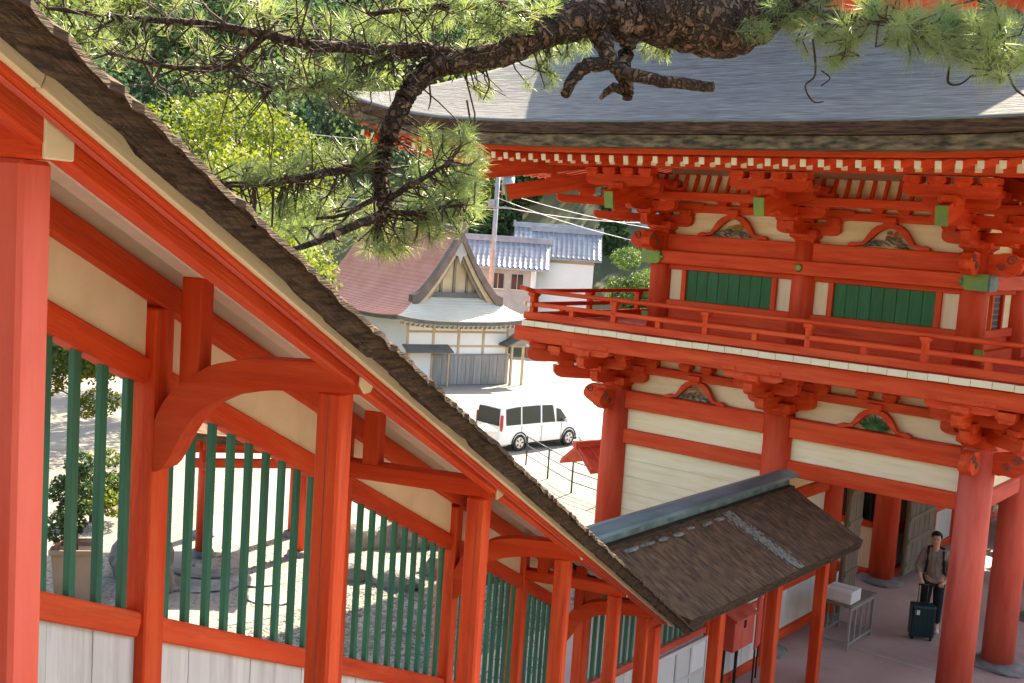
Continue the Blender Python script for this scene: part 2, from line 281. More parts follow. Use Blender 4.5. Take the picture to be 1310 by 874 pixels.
def boxdata(c, s):
    x, y, z = c; a, b, d = s[0] / 2, s[1] / 2, s[2] / 2
    v = [(x + i * a, y + j * b, z + k * d) for i in (-1, 1) for j in (-1, 1) for k in (-1, 1)]
    return v, [(0, 1, 3, 2), (4, 6, 7, 5), (0, 4, 5, 1), (2, 3, 7, 6), (0, 2, 6, 4), (1, 5, 7, 3)]
def cylmesh(r0, r1, h, seg=24, bevel=0.0):
    k = ('c', r0, r1, h, seg, bevel)
    if k not in _cache:
        bm = bmesh.new(); bmesh.ops.create_cone(bm, cap_ends=True, segments=seg, radius1=r0, radius2=r1, depth=h, matrix=Matrix.Translation((0, 0, h / 2)))
        bmesh.ops.recalc_face_normals(bm, faces=bm.faces[:])
        me = bpy.data.meshes.new('cyl'); bm.to_mesh(me); bm.free()
        me.polygons.foreach_set('use_smooth', [len(p.vertices) == 4 for p in me.polygons])
        _cache[k] = me
    return _cache[k]
def cyl(name, c, r0, r1, h, m, parent=None, seg=24, **kw):
    return link(name, own(cylmesh(r0, r1, h, seg), m), None, parent, Matrix.Translation(c), **kw)
def prism(name, poly, w, key=None, bevel=0.0):
    """polygon in XZ extruded along Y by w, centred"""
    if key and ('p', key) in _cache: return _cache[('p', key)]
    bm = bmesh.new()
    a = [bm.verts.new((x, -w / 2, z)) for x, z in poly]; b = [bm.verts.new((x, w / 2, z)) for x, z in poly]
    n = len(poly)
    bm.faces.new(a); bm.faces.new(b[::-1])
    for i in range(n): bm.faces.new((a[i], b[i], b[(i + 1) % n], a[(i + 1) % n]))
    if bevel: bmesh.ops.bevel(bm, geom=[e for e in bm.edges], offset=bevel, segments=1, affect='EDGES')
    bmesh.ops.triangulate(bm, faces=[f for f in bm.faces if len(f.verts) > 4])
    me = fin(bm, name)
    if key: _cache[('p', key)] = me
    return me
def strip_prism(name, outer, inner, w):
    """band between two open polylines in XZ extruded along Y"""
    bm = bmesh.new(); n = len(outer)
    r = [[bm.verts.new((p[0], y, p[1])) for p in L] for y in (-w / 2, w / 2) for L in (outer, inner)]
    for i in range(n - 1):
        bm.faces.new((r[0][i], r[0][i + 1], r[1][i + 1], r[1][i])); bm.faces.new((r[2][i], r[3][i], r[3][i + 1], r[2][i + 1]))
        bm.faces.new((r[0][i], r[2][i], r[2][i + 1], r[0][i + 1])); bm.faces.new((r[1][i], r[1][i + 1], r[3][i + 1], r[3][i]))
    for i in (0, n - 1): bm.faces.new((r[0][i], r[1][i], r[3][i], r[2][i]))
    return fin(bm, name)
def rockmesh(s, seed, sub=2, rough=0.25, flat=1.0):
    bm = bmesh.new(); bmesh.ops.create_icosphere(bm, subdivisions=sub, radius=1.0)
    rr = random.Random(seed); ph = [rr.uniform(0, 6.28) for _ in range(6)]
    for v in bm.verts:
        d = 1 + rough * (math.sin(2.3 * v.co.x + ph[0]) * math.cos(1.9 * v.co.y + ph[1]) + 0.6 * math.sin(3.7 * v.co.z + 2.9 * v.co.x + ph[2])) + rr.uniform(-0.3, 0.3) * rough
        v.co = Vector((v.co.x * d * s[0], v.co.y * d * s[1], max(-0.5, v.co.z * d * flat) * s[2]))
    return fin(bm, 'rock')

# ------------------------------------------------------------------ the setting
C0 = Vector((6.61, 15.62, 0.0)); GROT = R(-38)          # gate's near corner column and the gate's turn
PJ = Vector((1.91, 12.45, 0.0)); KROT = R(-18.7)        # foot of the stair corridor
def sstep(a, b, x):
    t = np.clip((x - a) / (b - a), 0, 1); return t * t * (3 - 2 * t)
def ground_z(x, y):
    z = -2.1 * sstep(30.5, 39, y - 0.25 * x) * (x > -100)
    crest = 34 + 0.10 * np.maximum(0, -x) + 3 * np.sin(x * 0.05 + 1.0)
    z = z + (crest + 2) * sstep(72 - 0.12 * np.minimum(0, x) * -1, 150, y + 0.25 * np.minimum(0, x + 10) * -0.6)
    z = z + 15 * sstep(18, 60, -x - 0.12 * y) * sstep(8, 40, y)
    z = z + 15 * sstep(-1.5, -28, y)  # unseen rise added behind the viewer to cut sky light
    return z
xs = np.concatenate([np.linspace(-220, -40, 19), np.linspace(-36, 36, 73), np.linspace(40, 220, 19)])
ys = np.concatenate([np.linspace(-40, -2, 10), np.linspace(0, 70, 71), np.linspace(73, 190, 40), np.linspace(220, 900, 8)])
X, Y = np.meshgrid(xs, ys)
Z = ground_z(X, Y)
fade = sstep(200, 240, Y); Z = Z * (1 - fade) + fade * 20
V = np.stack([X, Y, Z], -1).reshape(-1, 3); nx = len(xs)
ii, jj = np.meshgrid(np.arange(len(ys) - 1), np.arange(nx - 1), indexing='ij')
F = np.stack([ii * nx + jj, ii * nx + jj + 1, (ii + 1) * nx + jj + 1, (ii + 1) * nx + jj], -1).reshape(-1, 4)
gm = npmesh('ground', V, F, True)
gm.materials.append(M['gravel']); gm.materials.append(M['hill']); gm.materials.append(M['asphalt'])
fc = V[F].mean(1)
mi = np.zeros(len(F), dtype=np.int32)
mi[(fc[:, 2] > 1.0) | (fc[:, 1] > 72)] = 1
mi[(fc[:, 1] - 0.25 * fc[:, 0] > 30) & (fc[:, 1] < 72) & (fc[:, 2] < 0.4) & (fc[:, 0] > -20)] = 2
gm.polygons.foreach_set('material_index', mi)
ground = link('ground', gm, kind='structure')

gm_ = Matrix.Translation(C0) @ Matrix.Rotation(GROT, 4, 'Z')
def slab(name, poly, z0, z1, m, mtx=None, parent=None, **kw):
    n = len(poly); v = [(x, y, z0) for x, y in poly] + [(x, y, z1) for x, y in poly]
    f = [tuple(range(n))[::-1], tuple(range(n, 2 * n))] + [(i, (i + 1) % n, n + (i + 1) % n, n + i) for i in range(n)]
    return link(name, pyd(name, v, f), m, parent, mtx, **kw)
pav = slab('pavement', [(-5.8, -9.0), (9.0, -9.0), (9.0, 14), (-5.8, 14)], -0.3, 0.012, M['floor'], gm_, kind='structure')
# joints of the pavement: thin raised strips of stone edging
for k, y in enumerate((-3.2, 1.2, 6.6)):
    box2('kerb_strip', (-2.6, y, 0.0), (9.0, y + 0.05, 0.018), M['conc'], pav, bevel=0.002)

# paved court behind the corridor, with flat stepping stones
court = slab('court_paving', [(-5.4, 15.8), (-3.4, 17.5), (1.5, 24.5), (1.0, 29), (-5.5, 30), (-6.2, 20)], -0.05, 0.008, M['asphalt'], None, kind='structure')
for k, (x, y, a, b) in enumerate([(-4.9, 18.6, .5, .35), (-5.7, 18.4, .45, .3), (-4.3, 19.0, .45, .3), (-5.1, 19.3, .5, .3), (-3.7, 18.2, .4, .3)]):
    link('stepping_stone', rockmesh((a, b, 0.05), 50 + k, 2, 0.12, 0.5), M['stone'], court, Matrix.Translation((x, y, 0.03)))

# stone stair under the stair corridor
TS = lambda s: 5.72 + 0.45 * (s - 8.22)     # height of the post tops along the stair corridor
FL = lambda s: TS(s) - 2.55
km = Matrix.Translation(PJ) @ Matrix.Rotation(KROT, 4, 'Z')
stair = empty('stone_stair', PJ, KROT, kind='structure')
s = 1.2; k = 0
while s < 14.0:
    box2('step', (-1.9, -s - 0.36, -0.5), (3.2, -s, FL(s + 0.3)), M['stone'], stair, bevel=0.012); s += 0.34

# ------------------------------------------------------------------ the two-storey gate
gate = empty('shrine_gate', C0, GROT, 'two-storey vermilion shrine gate with a bark roof and a railed balcony', 'gate')
XC = [0.0, -3.0, -6.0]; YC = [0.0, 2.3, 5.3, 7.6]
CR = 0.245
for x in XC:
    for y in YC:
        if x == -3.0 and y == 7.6: pass
        cyl('column', (x, y, 0.10), CR, CR * 0.94, 3.70, M['redp'] if x == 0.0 else M['redcol'], gate, 32)
        st = link('base_stone', rockmesh((0.46, 0.44, 0.11), int(x * 7 + y * 13) + 90, 3, 0.10, 0.9), M['stone'], gate, Matrix.Translation((x, y, 0.03)))
def hbeam(name, p, q, w, z0, z1, m=None, bevel=0.012, parent=None):
    return beam(name, (p[0], p[1], (z0 + z1) / 2), (q[0], q[1], (z0 + z1) / 2), w, z1 - z0, m or M['red'], parent or gate, bevel)
def wall_boards(p, q, z0, z1, nb, m, th=0.03, vertical=False, parent=None, nm='plank'):
    """row of boards in a vertical plane from p to q, with small uneven gaps"""
    p = Vector((p[0], p[1], 0)); q = Vector((q[0], q[1], 0)); L = (q - p).length; d = (q - p) / L
    for i in range(nb):
        j = random.uniform(-0.0015, 0.0015)
        nrm = Vector((d.y, -d.x, 0)) * j
        if vertical:
            a = p + d * (L * i / nb + 0.003) + nrm; b = p + d * (L * (i + 1) / nb - 0.003) + nrm
            beam(nm, (*a.xy, (z0 + z1) / 2), (*b.xy, (z0 + z1) / 2), th, z1 - z0, m, parent or gate, 0.003)
        else:
            h = (z1 - z0) / nb; zc = z0 + h * (i + 0.5)
            a = p + nrm; b = q + nrm
            beam(nm, (*a.xy, zc), (*b.xy, zc), th, h - 0.004, m, parent or gate, 0.003)
B1 = (3.47, 3.77); B2 = (2.87, 3.11)
# side facade (y = 0)
for i in (0, 1):
    a, b = XC[i] - CR * 0.85, XC[i + 1] + CR * 0.85
    hbeam('tie_beam', (a, 0), (b, 0), 0.20, *B1); hbeam('tie_beam', (a, 0), (b, 0), 0.17, *B2)
    wall_boards((a, 0.02), (b, 0.02), B2[1], B1[0], 1, M['cream'])
    wall_boards((a, 0.10), (b, 0.10), 3.77, 4.52, 1, M['cream'])
a, b = XC[1] - CR * 0.85, XC[2] + CR * 0.85
hbeam('sill_beam', (a, 0), (b, 0), 0.2, 0.02, 0.22)
hbeam('tie_beam', (a, 0), (b, 0), 0.15, 1.25, 1.43)
wall_boards((a, 0.02), (b, 0.02), 1.43, B2[0], 5, M['cream'])
wall_boards((a, 0.02), (b, 0.02), 0.22, 1.25, 4, M['cream'])
# front (x = 0) and the far sides
for (xa) in (0.0, -6.0):
    for j in range(3):
        p, q = (xa, YC[j] + CR * 0.85), (xa, YC[j + 1] - CR * 0.85)
        hbeam('tie_beam', p, q, 0.20, *B1, M['redp'] if xa == 0 else M['red']); hbeam('tie_beam', p, q, 0.17, *B2, M['redp'] if xa == 0 else M['red'])  # front beams take the faded pink to paint the glare on them
        wall_boards(p, q, B2[1], B1[0], 1, M['cream']); wall_boards((xa - 0.1, p[1]), (xa - 0.1, q[1]), 3.77, 4.52, 1, M['cream'])
for i in (0, 1):
    a, b = XC[i] - CR * 0.85, XC[i + 1] + CR * 0.85
    hbeam('tie_beam', (a, 7.6), (b, 7.6), 0.20, *B1); wall_boards((a, 7.6), (b, 7.6), 3.77, 4.52, 1, M['cream'])
for j in (0, 2):
    p, q = (-6.0, YC[j] + CR), (-6.0, YC[j + 1] - CR)
    wall_boards(p, q, 0.05, 2.87, 8, M['cream'])
a, b = XC[1] - CR * 0.85, XC[2] + CR * 0.85
wall_boards((a, 7.6), (b, 7.6), 0.05, 3.4, 9, M['cream'])
slab('ceiling', [(-5.9, 0.12), (-0.12, 0.12), (-0.12, 7.5), (-5.9, 7.5)], 3.62, 3.66, M['cream'], None, gate)
# passage row (x = -3): partitions, folded door leaves, guardian cell
for j in (0, 2):
    p, q = (-3.0, YC[j] + CR * 0.9), (-3.0, YC[j + 1] - CR * 0.9)
    hbeam('rail', p, q, 0.14, 0.84, 1.06); hbeam('rail', p, q, 0.16, 0.02, 0.17); hbeam('rail', p, q, 0.16, 2.3, 2.5)
    wall_boards(p, q, 0.17, 0.84, 5, M['white'], vertical=True, nm='panel'); wall_boards(p, q, 1.06, 2.3, 5, M['white'], vertical=True, nm='panel')
    wall_boards(p, q, 2.5, 3.6, 3, M['cream'])
hbeam('lintel', (-3, 2.5), (-3, 5.1), 0.22, 2.75, 3.05)
for (ya, yb) in ((2.42, 3.05), (5.62, 7.25)):
    dl = box2('door_leaf', (-2.74, ya, 0.12), (-2.67, yb, 2.55), M['oldwood'], gate)
    for z in (0.3, 0.75, 1.2, 1.65, 2.2):
        box2('batten', (-2.67, ya + 0.03, z), (-2.635, yb - 0.03, z + 0.09), M['oldwood'], dl if False else gate, 0.006)
    for i in range(int((yb - ya) / 0.3)):
        box2('board', (-2.668, ya + 0.02 + i * 0.3, 0.15), (-2.655, ya + 0.30 + i * 0.3, 2.5), M['oldwood'], gate, 0.003)
# cell between the passage columns: rail, cream panel, dark interior
for y in (5.3,):
    hbeam('rail', (-3.24, y), (-5.76, y), 0.14, 1.02, 1.14); hbeam('rail', (-3.24, y), (-5.76, y), 0.16, 0.02, 0.2)
    wall_boards((-3.24, y), (-5.76, y), 0.2, 1.02, 8, M['cream'], vertical=True, nm='panel')
    hbeam('rail', (-3.24, y), (-5.76, y), 0.14, 2.2, 2.35)
    for i in range(14): box2('lattice_bar', (-3.3 - i * 0.18, y - 0.02, 1.14), (-3.34 - i * 0.18, y + 0.02, 2.2), M['dark'], gate, 0.003)
    box2('cell_back', (-5.76, y + 0.9, 0.1), (-3.24, y + 0.94, 3.0), M['dark'], gate)
# low fence wall running on behind the gate
rw = empty('fence_wall', C0, GROT, 'low red-railed fence wall with white panels running on behind the gate', 'fence')
for i in range(4):
    y0 = 7.95 + i * 1.5
    box2('post', (-3.08, y0, 0), (-2.92, y0 + 0.16, 2.3), M['red'], rw)
    box2('rail', (-3.05, y0 + 0.16, 0.9), (-2.95, y0 + 1.5, 1.06), M['red'], rw); box2('rail', (-3.05, y0 + 0.16, 0.02), (-2.95, y0 + 1.5, 0.18), M['red'], rw); box2('rail', (-3.05, y0 + 0.16, 1.85), (-2.95, y0 + 1.5, 2.0), M['red'], rw)
    for q in range(3):
        box2('panel', (-3.02, y0 + 0.17 + q * 0.44, 0.18), (-2.98, y0 + 0.6 + q * 0.44, 0.9), M['white'], rw, 0.003)
        box2('panel', (-3.02, y0 + 0.17 + q * 0.44, 1.06), (-2.98, y0 + 0.6 + q * 0.44, 1.85), M['white'], rw, 0.003)

# ---- bracket pieces
def arm_mesh(L, h, w):
    c = min(0.16, L * 0.2); H = L / 2
    poly = [(-H, h), (-H, h * 0.5)] + [(-H + c * (1 - math.cos(t)), h * 0.5 * (1 - math.sin(t))) for t in (0.35, 0.75, 1.15, 1.57)]
    poly += [(-x, z) for x, z in poly[::-1]]
    return prism('arm', poly, w, ('arm', round(L, 2), h, w))
def block_mesh(a, h):
    k = ('blk', a, h)
    if k not in _cache:
        prof = [(0.33, 0), (0.345, 0.12), (0.40, 0.3), (0.5, 0.45), (0.5, 1.0)]
        V = []; F = []
        for f_, z in prof:
            r = f_ * a; V += [(-r, -r, z * h), (r, -r, z * h), (r, r, z * h), (-r, r, z * h)]
        for i in range(len(prof) - 1):
            for q in range(4): F.append((i * 4 + q, i * 4 + (q + 1) % 4, i * 4 + 4 + (q + 1) % 4, i * 4 + 4 + q))
        F += [(3, 2, 1, 0), tuple(range(16, 20))]
        _cache[k] = pyd('block', V, F)
    return _cache[k]
def put_arm(par, L, h, w, loc, rz=0.0):
    return link('bracket_arm', own(arm_mesh(L, h, w), M['red']), None, par, Matrix.Translation(loc) @ Matrix.Rotation(rz, 4, 'Z'))
def put_block(par, a, h, loc, rz=0.0):
    return link('bearing_block', own(block_mesh(a, h), M['red']), None, par, Matrix.Translation(loc) @ Matrix.Rotation(rz, 4, 'Z'))
def swirl(cx, cz, r, turns, y, n=18, flip=1):
    return [(cx + flip * r * (1 - 0.75 * i / n) * math.cos(turns * 6.28 * i / n), y, cz + r * (1 - 0.75 * i / n) * math.sin(turns * 6.28 * i / n)) for i in range(n + 1)]
NOSE = [(0, 0.02), (0, 0.31), (0.12, 0.31), (0.20, 0.34), (0.30, 0.345), (0.38, 0.31), (0.42, 0.25), (0.46, 0.22), (0.48, 0.15), (0.45, 0.09), (0.38, 0.07), (0.34, 0.03), (0.28, 0.0), (0.2, 0.03), (0.1, 0.0)]
def nose(loc, rz, par):
    """carved beam end with curled cloud outline"""
    o = link('beam_nose', own(prism('nose', NOSE, 0.17, 'nose', 0.012), M['red']), None, par, Matrix.Translation(loc) @ Matrix.Rotation(rz, 4, 'Z'))
    for y in (-0.093, 0.093):
        V, F = join([tube_data(swirl(0.33, 0.24, 0.075, 1.4, y), 0.009, 5), tube_data(swirl(0.20, 0.14, 0.06, 1.3, y, flip=-1), 0.009, 5)])
        link('carved_line', pyd('carved_line', V, F), M['hbrown'], o)
PI = math.pi
def bracket_low(x, y, ax, corner=None):
    """stepped bracket under the balcony; ax = outward direction angle (local)"""
    z0 = 3.78
    o = link('bracket_set', own(block_mesh(0.52, 0.22), M['red']), None, gate, Matrix.Translation((x, y, z0)) @ Matrix.Rotation(ax, 4, 'Z'))
    # local: +X outward, +Y along the wall
    H = math.pi / 2
    put_arm(o, 1.10, 0.19, 0.14, (0, 0, 0.14), H); put_arm(o, 1.15, 0.19, 0.14, (0.22, 0, 0.14), 0)
    for yy in (-0.44, 0.0, 0.44): put_block(o, 0.24, 0.14, (0, yy, 0.30))
    put_block(o, 0.25, 0.15, (0.66, 0, 0.29))
    put_arm(o, 1.50, 0.17, 0.135, (0, 0, 0.40), H); put_arm(o, 1.05, 0.17, 0.135, (0.58, 0, 0.40), H); put_arm(o, 1.65, 0.18, 0.14, (0.40, 0, 0.40), 0)
    for yy in (-0.62, 0.62): put_block(o, 0.24, 0.14, (0, yy, 0.54))
    for yy in (-0.42, 0, 0.42): put_block(o, 0.24, 0.14, (0.58, yy, 0.54))
    put_block(o, 0.25, 0.15, (1.05, 0, 0.55)); put_arm(o, 0.95, 0.13, 0.135, (1.05, 0, 0.62), H)
    for yy in (-0.36, 0.36): put_block(o, 0.20, 0.10, (1.05, yy, 0.70))
    if corner is not None:
        d = corner - ax; cd, sd = math.cos(d), math.sin(d)
        put_arm(o, 1.6, 0.20, 0.16, (0.35 * cd, 0.35 * sd, 0.14), d); put_arm(o, 2.1, 0.19, 0.16, (0.58 * cd, 0.58 * sd, 0.40), d); put_arm(o, 1.2, 0.15, 0.16, (1.0 * cd, 1.0 * sd, 0.60), d)
        for r_, zz in ((0.55, 0.30), (0.95, 0.30), (1.05, 0.54), (1.45, 0.56)): put_block(o, 0.25, 0.14, (r_ * cd, r_ * sd, zz), d)
        e = d + (H if math.sin(d) > 0 else -H) * 0
        q = 1 if sd > 0 else -1                 # the other face of the corner
        put_arm(o, 1.15, 0.19, 0.14, (0, 0.22 * q, 0.14), H); put_arm(o, 1.65, 0.18, 0.14, (0, 0.40 * q, 0.40), H)
        put_block(o, 0.25, 0.15, (0, 0.66 * q, 0.29)); put_block(o, 0.25, 0.15, (0, 1.05 * q, 0.55)); put_block(o, 0.25, 0.15, (0.58, 1.05 * q, 0.55)); put_block(o, 0.25, 0.15, (1.05, 0.58 * q, 0.55))
    return o
PI = math.pi
for x in XC:
    cr = {0.0: -PI / 4, -6.0: -3 * PI / 4}.get(x)
    bracket_low(x, 0.0, -PI / 2, cr)
for y in YC[1:]: bracket_low(0.0, y, 0.0)
for y in YC[1:]: bracket_low(-6.0, y, PI)
for y, x, r_ in ((0, 0, 0.0), (0, 0, -PI / 2), (0, -6, PI), (0, -6, -PI / 2)):
    nose((x + 0.2 * math.cos(r_), y + 0.2 * math.sin(r_), 3.46), r_, gate)
# wall beams between brackets
for (p, q) in (((0.3, 0), (-6.3, 0)), ((0, -0.3), (0, 7.9)), ((-6, -0.3), (-6, 7.9))):
    hbeam('wall_plate', p, q, 0.12, 4.10, 4.24); hbeam('wall_plate', p, q, 0.12, 4.36, 4.49)
def frog(cx, cy, z0, w, h, rz, inner, par):
    """frog-leg strut with a painted carving inside"""
    def leg(t, k):      # t 0..1 from foot to crown
        return None
    out = []; inn = []
    prof = [(-0.50, 0.0, -0.50, -0.0), (-0.49, 0.10, -0.42, 0.0), (-0.44, 0.17, -0.37, 0.04), (-0.37, 0.16, -0.33, 0.06), (-0.31, 0.20, -0.29, 0.09), (-0.27, 0.42, -0.22, 0.30), (-0.22, 0.66, -0.16, 0.50), (-0.15, 0.84, -0.10, 0.66), (-0.07, 0.92, -0.05, 0.74), (0, 0.94, 0, 0.76)]
    prof = prof + [(-a, b, -c, d) for a, b, c, d in prof[-2::-1]]
    o = link('frog_leg_strut', strip_prism('frog', [(a * w, b * h) for a, b, c, d in prof], [(c * w, d * h) for a, b, c, d in prof], 0.10), M['red'], par, Matrix.Translation((cx, cy, z0)) @ Matrix.Rotation(rz, 4, 'Z'))
    b_ = link('strut_block', own(block_mesh(0.22, 0.12), M['red']), None, o, Matrix.Translation((0, 0, h * 0.84)))
    # carving: a back panel plus relief shapes
    mats = {'wave': (M['carve1'], M['gold']), 'bird': (M['carve1'], M['carver']), 'leaf': (M['carve2'], M['carve2'])}[inner]
    rr = random.Random(int(abs(cx * 31 + cy * 17 + z0 * 7)))
    V = []; F = []; V2 = []; F2 = []
    def blob(VV, FF, x, z, a, b, ang, d=0.02):
        o_ = len(VV); n = 8
        for i in range(n):
            t = 2 * PI * i / n; u, v = a * math.cos(t), b * math.sin(t)
            VV.append((x + u * math.cos(ang) - v * math.sin(ang), 0.0, z + u * math.sin(ang) + v * math.cos(ang)))
        VV.append((x, -d, z))
        for i in range(n): FF.append((o_ + i, o_ + (i + 1) % n, o_ + n))
    if inner == 'leaf':
        for a_ in np.linspace(0.15, 2.99, 11):
            r_ = h * 0.33; blob(V, F, r_ * 0.9 * math.cos(a_), 0.06 * h + r_ * math.sin(a_), r_ * 0.85, 0.022, a_, 0.03)
        for a_ in np.linspace(0.3, 2.8, 7): blob(V, F, 0.16 * math.cos(a_), 0.04 + 0.10 * math.sin(a_), 0.10, 0.02, a_, 0.05)
    else:
        for i in range(26):
            x = rr.uniform(-0.27, 0.27) * w; zt = h * (0.45 - abs(x / w) * 1.2)
            blob(V, F, x, rr.uniform(0.02, max(0.05, zt)), 0.07, 0.015, rr.uniform(-0.5, 0.5), 0.03)
        for i in range(8): blob(V2, F2, rr.uniform(-0.13, 0.13) * w, h * rr.uniform(0.36, 0.6), 0.05, 0.025, rr.uniform(-1, 1), 0.05)
    link('carving', pyd('carving', V, F), mats[0], o, Matrix.Translation((0, 0.0, 0)))
    if V2: link('carving_figure', pyd('carving_figure', V2, F2), mats[1], o, Matrix.Translation((0, -0.015, 0)))
    return o
frog(-1.5, -0.02, 3.77, 1.12, 0.36, 0, 'leaf', gate); frog(-4.5, -0.02, 3.77, 1.12, 0.36, 0, 'bird', gate)
for x in (-1.5, -4.5):
    for d in (-0.2, 0.2):
        put_block(gate, 0.20, 0.12, (x + d, -0.02, 4.24)).name = 'bearing_block'
for y in (1.15, 3.8, 6.45): frog(0.02, y, 3.77, 0.9, 0.36, PI / 2, 'wave', gate)

# ---- balcony
BO = 1.22                                          # overhang of the balcony
bal = slab('balcony_floor', [(-6 - BO, -BO), (BO, -BO), (BO, 7.6 + BO), (-6 - BO, 7.6 + BO)], 4.80, 4.85, M['redp'], None, gate)
for (p, q) in (((BO - 0.16, -BO + 0.16), (-6 - BO - 0.25, -BO + 0.16)), ((BO - 0.16, -BO + 0.24), (BO - 0.16, 8.6)), ((-6 - BO + 0.16, -BO + 0.24), (-6 - BO + 0.16, 8.6))):
    hbeam('balcony_beam', p, q, 0.16, 4.50, 4.75)
hbeam('balcony_beam', (0.6, -0.55), (-6.6, -0.55), 0.12, 4.48, 4.60); hbeam('balcony_beam', (0.55, -0.5), (0.55, 8), 0.12, 4.48, 4.60); hbeam('balcony_beam', (-6.55, -0.5), (-6.55, 8), 0.12, 4.48, 4.60)
# white painted ends of the deck boards
n = 31
for i in range(n):
    x = BO - (6 + 2 * BO) * (i + 0.5) / n
    box('board_end', (x, -BO - 0.012 + random.uniform(-0.004, 0.004), 4.815 + random.uniform(-0.003, 0.003)), ((6 + 2 * BO) / n - 0.006, 0.05, 0.092), M['whitep'], bal, 0, 0.003)
for i in range(50):
    y = -BO + (7.6 + 2 * BO) * (i + 0.5) / 50
    box('board_end', (BO + 0.012, y, 4.815), (0.05, (7.6 + 2 * BO) / 50 - 0.006, 0.105), M['whitep'], bal, 0, 0.003)
    box('board_end', (-6 - BO - 0.012, y, 4.815), (0.05, (7.6 + 2 * BO) / 50 - 0.006, 0.105), M['whitep'], bal, 0, 0.003)
RO = BO - 0.10
rail = hbeam('balcony_railing', (RO + 0.14, -RO), (-6 - RO - 0.14, -RO), 0.12, 4.875, 5.00)
def rail_run(p, q, first):
    L = (Vector(q) - Vector(p)).length; d = (Vector(q) - Vector(p)) / L; e = d * 0.28
    if not first: hbeam('foot_rail', p, q, 0.12, 4.872, 4.998)
    hbeam('middle_rail', tuple(Vector(p) - e * 0.5), tuple(Vector(q) + e * 0.5), 0.085, 5.095, 5.165)
    pts = [Vector((*(Vector(p) - e), 5.40)), Vector((*(Vector(p) - e * 0.4), 5.365)), Vector((*p, 5.355)), Vector((*q, 5.355)), Vector((*(Vector(q) + e * 0.4), 5.365)), Vector((*(Vector(q) + e), 5.40))]
    tube('top_rail', pts, 0.036, M['red'], gate, 10)
    for t in (0, 1):                               # cream end grain
        c = Vector(p) - e * 0.52 if t == 0 else Vector(q) + e * 0.52
        box('rail_end', (c.x, c.y, 5.13), (0.075, 0.075, 0.06), M['whitep'], gate, math.atan2(d.y, d.x), 0.003)
    n = max(2, round(L / 1.68))
    for i in range(n * 2 + 1):
        c = Vector(p) + d * (L * i / (2 * n))
        if i % 2 == 0:
            po = box('rail_post', (c.x, c.y, 5.12), (0.085, 0.085, 0.28), M['red'], gate, math.atan2(d.y, d.x), 0.006)
            link('rail_block', own(block_mesh(0.13, 0.08), M['red']), None, po, Matrix.Translation((0, 0, 0.13)))
        else:
            box('rail_stub', (c.x, c.y, 5.045), (0.085, 0.085, 0.11), M['red'], gate, math.atan2(d.y, d.x), 0.005)
rail_run((RO, -RO), (-6 - RO, -RO), True); rail_run((RO, -RO + 0.06), (RO, 7.6 + RO), False); rail_run((-6 - RO, -RO + 0.06), (-6 - RO, 7.6 + RO), False)
for y in (-RO,): 
    for x in (RO + 0.15, -6 - RO - 0.15): box('rail_end', (x, y, 4.937), (0.02, 0.1, 0.1), M['whitep'], gate, 0, 0.003)

# ---- upper storey
U = 0.42; UX = [-U, -3.0, -6 + U]; UY = [U, 2.5, 5.1, 7.6 - U]; UR = 0.20
for x in UX:
    for y in UY:
        if x == -3.0 and y not in (U, 7.6 - U): continue
        cyl('upper_column', (x, y, 4.85), UR, UR * 0.96, 1.65, M['redcol'], gate, 28)
def upper_bay(p, q, kind):
    p = Vector(p); q = Vector(q); d = (q - p).normalized(); nrm = Vector((d.y, -d.x)) if True else None
    a = p + d * UR * 0.8; b = q - d * UR * 0.8; L = (b - a).length
    hbeam('floor_sill', tuple(a), tuple(b), 0.22, 4.86, 5.06); hbeam('window_sill', tuple(a), tuple(b), 0.16, 5.24, 5.37)
    wall_boards(tuple(a), tuple(b), 5.06, 5.24, 1, M['red'])
    hbeam('window_head', tuple(a), tuple(b), 0.15, 5.885, 5.97)
    g = 0.27 if kind == 'shutter' else L * 0.5 - 0.32
    for t0, t1 in ((0, g), (L - g, L)):
        wall_boards(tuple(a + d * t0), tuple(a + d * t1), 5.37, 5.885, 1, M['cream'], nm='panel')
    for t in (g + 0.04, L - g - 0.04):
        c = a + d * t; box('window_post', (c.x, c.y, 5.628), (0.085, 0.14, 0.515), M['red'], gate, math.atan2(d.y, d.x), 0.006)
    w0, w1 = a + d * (g + 0.085), a + d * (L - g - 0.085)
    if kind == 'shutter':
        n = 8; ww = (w1 - w0).length
        for i in range(n):
            e0 = w0 + d * (ww * i / n + 0.002); e1 = w0 + d * (ww * (i + 1) / n - 0.002)
            beam('shutter_board', (*e0, 5.628), (*e1, 5.628), 0.05 + 0.004 * (i % 2), 0.512, M['greenw'], gate, 0.004)
    else:
        ww = (w1 - w0).length
        for i in range(6):
            z = 5.41 + i * 0.09; beam('lattice_bar', (*w0, z), (*w1, z), 0.04, 0.03, M['lattice'], gate, 0.003)
        for i in range(9):
            e = w0 + d * (ww * (i + 0.5) / 9); box('lattice_bar', (e.x, e.y, 5.628), (0.02, 0.03, 0.51), M['lattice'], gate, math.atan2(d.y, d.x), 0.002)
        mid = (w0 + w1) / 2 - nrm * 0.06
        box('lattice_back', (mid.x, mid.y, 5.628), (ww, 0.02, 0.51), M['dark'], gate, math.atan2(d.y, d.x), 0.002)
upper_bay((UX[0], U), (UX[1], U), 'shutter'); upper_bay((UX[1], U), (UX[2], U), 'shutter')
for j in range(3): upper_bay((UX[0], UY[j]), (UX[0], UY[j + 1]), 'lattice'); upper_bay((UX[2], UY[j]), (UX[2], UY[j + 1]), 'shutter')
o = U - 0.05
TB = (5.97, 6.19)
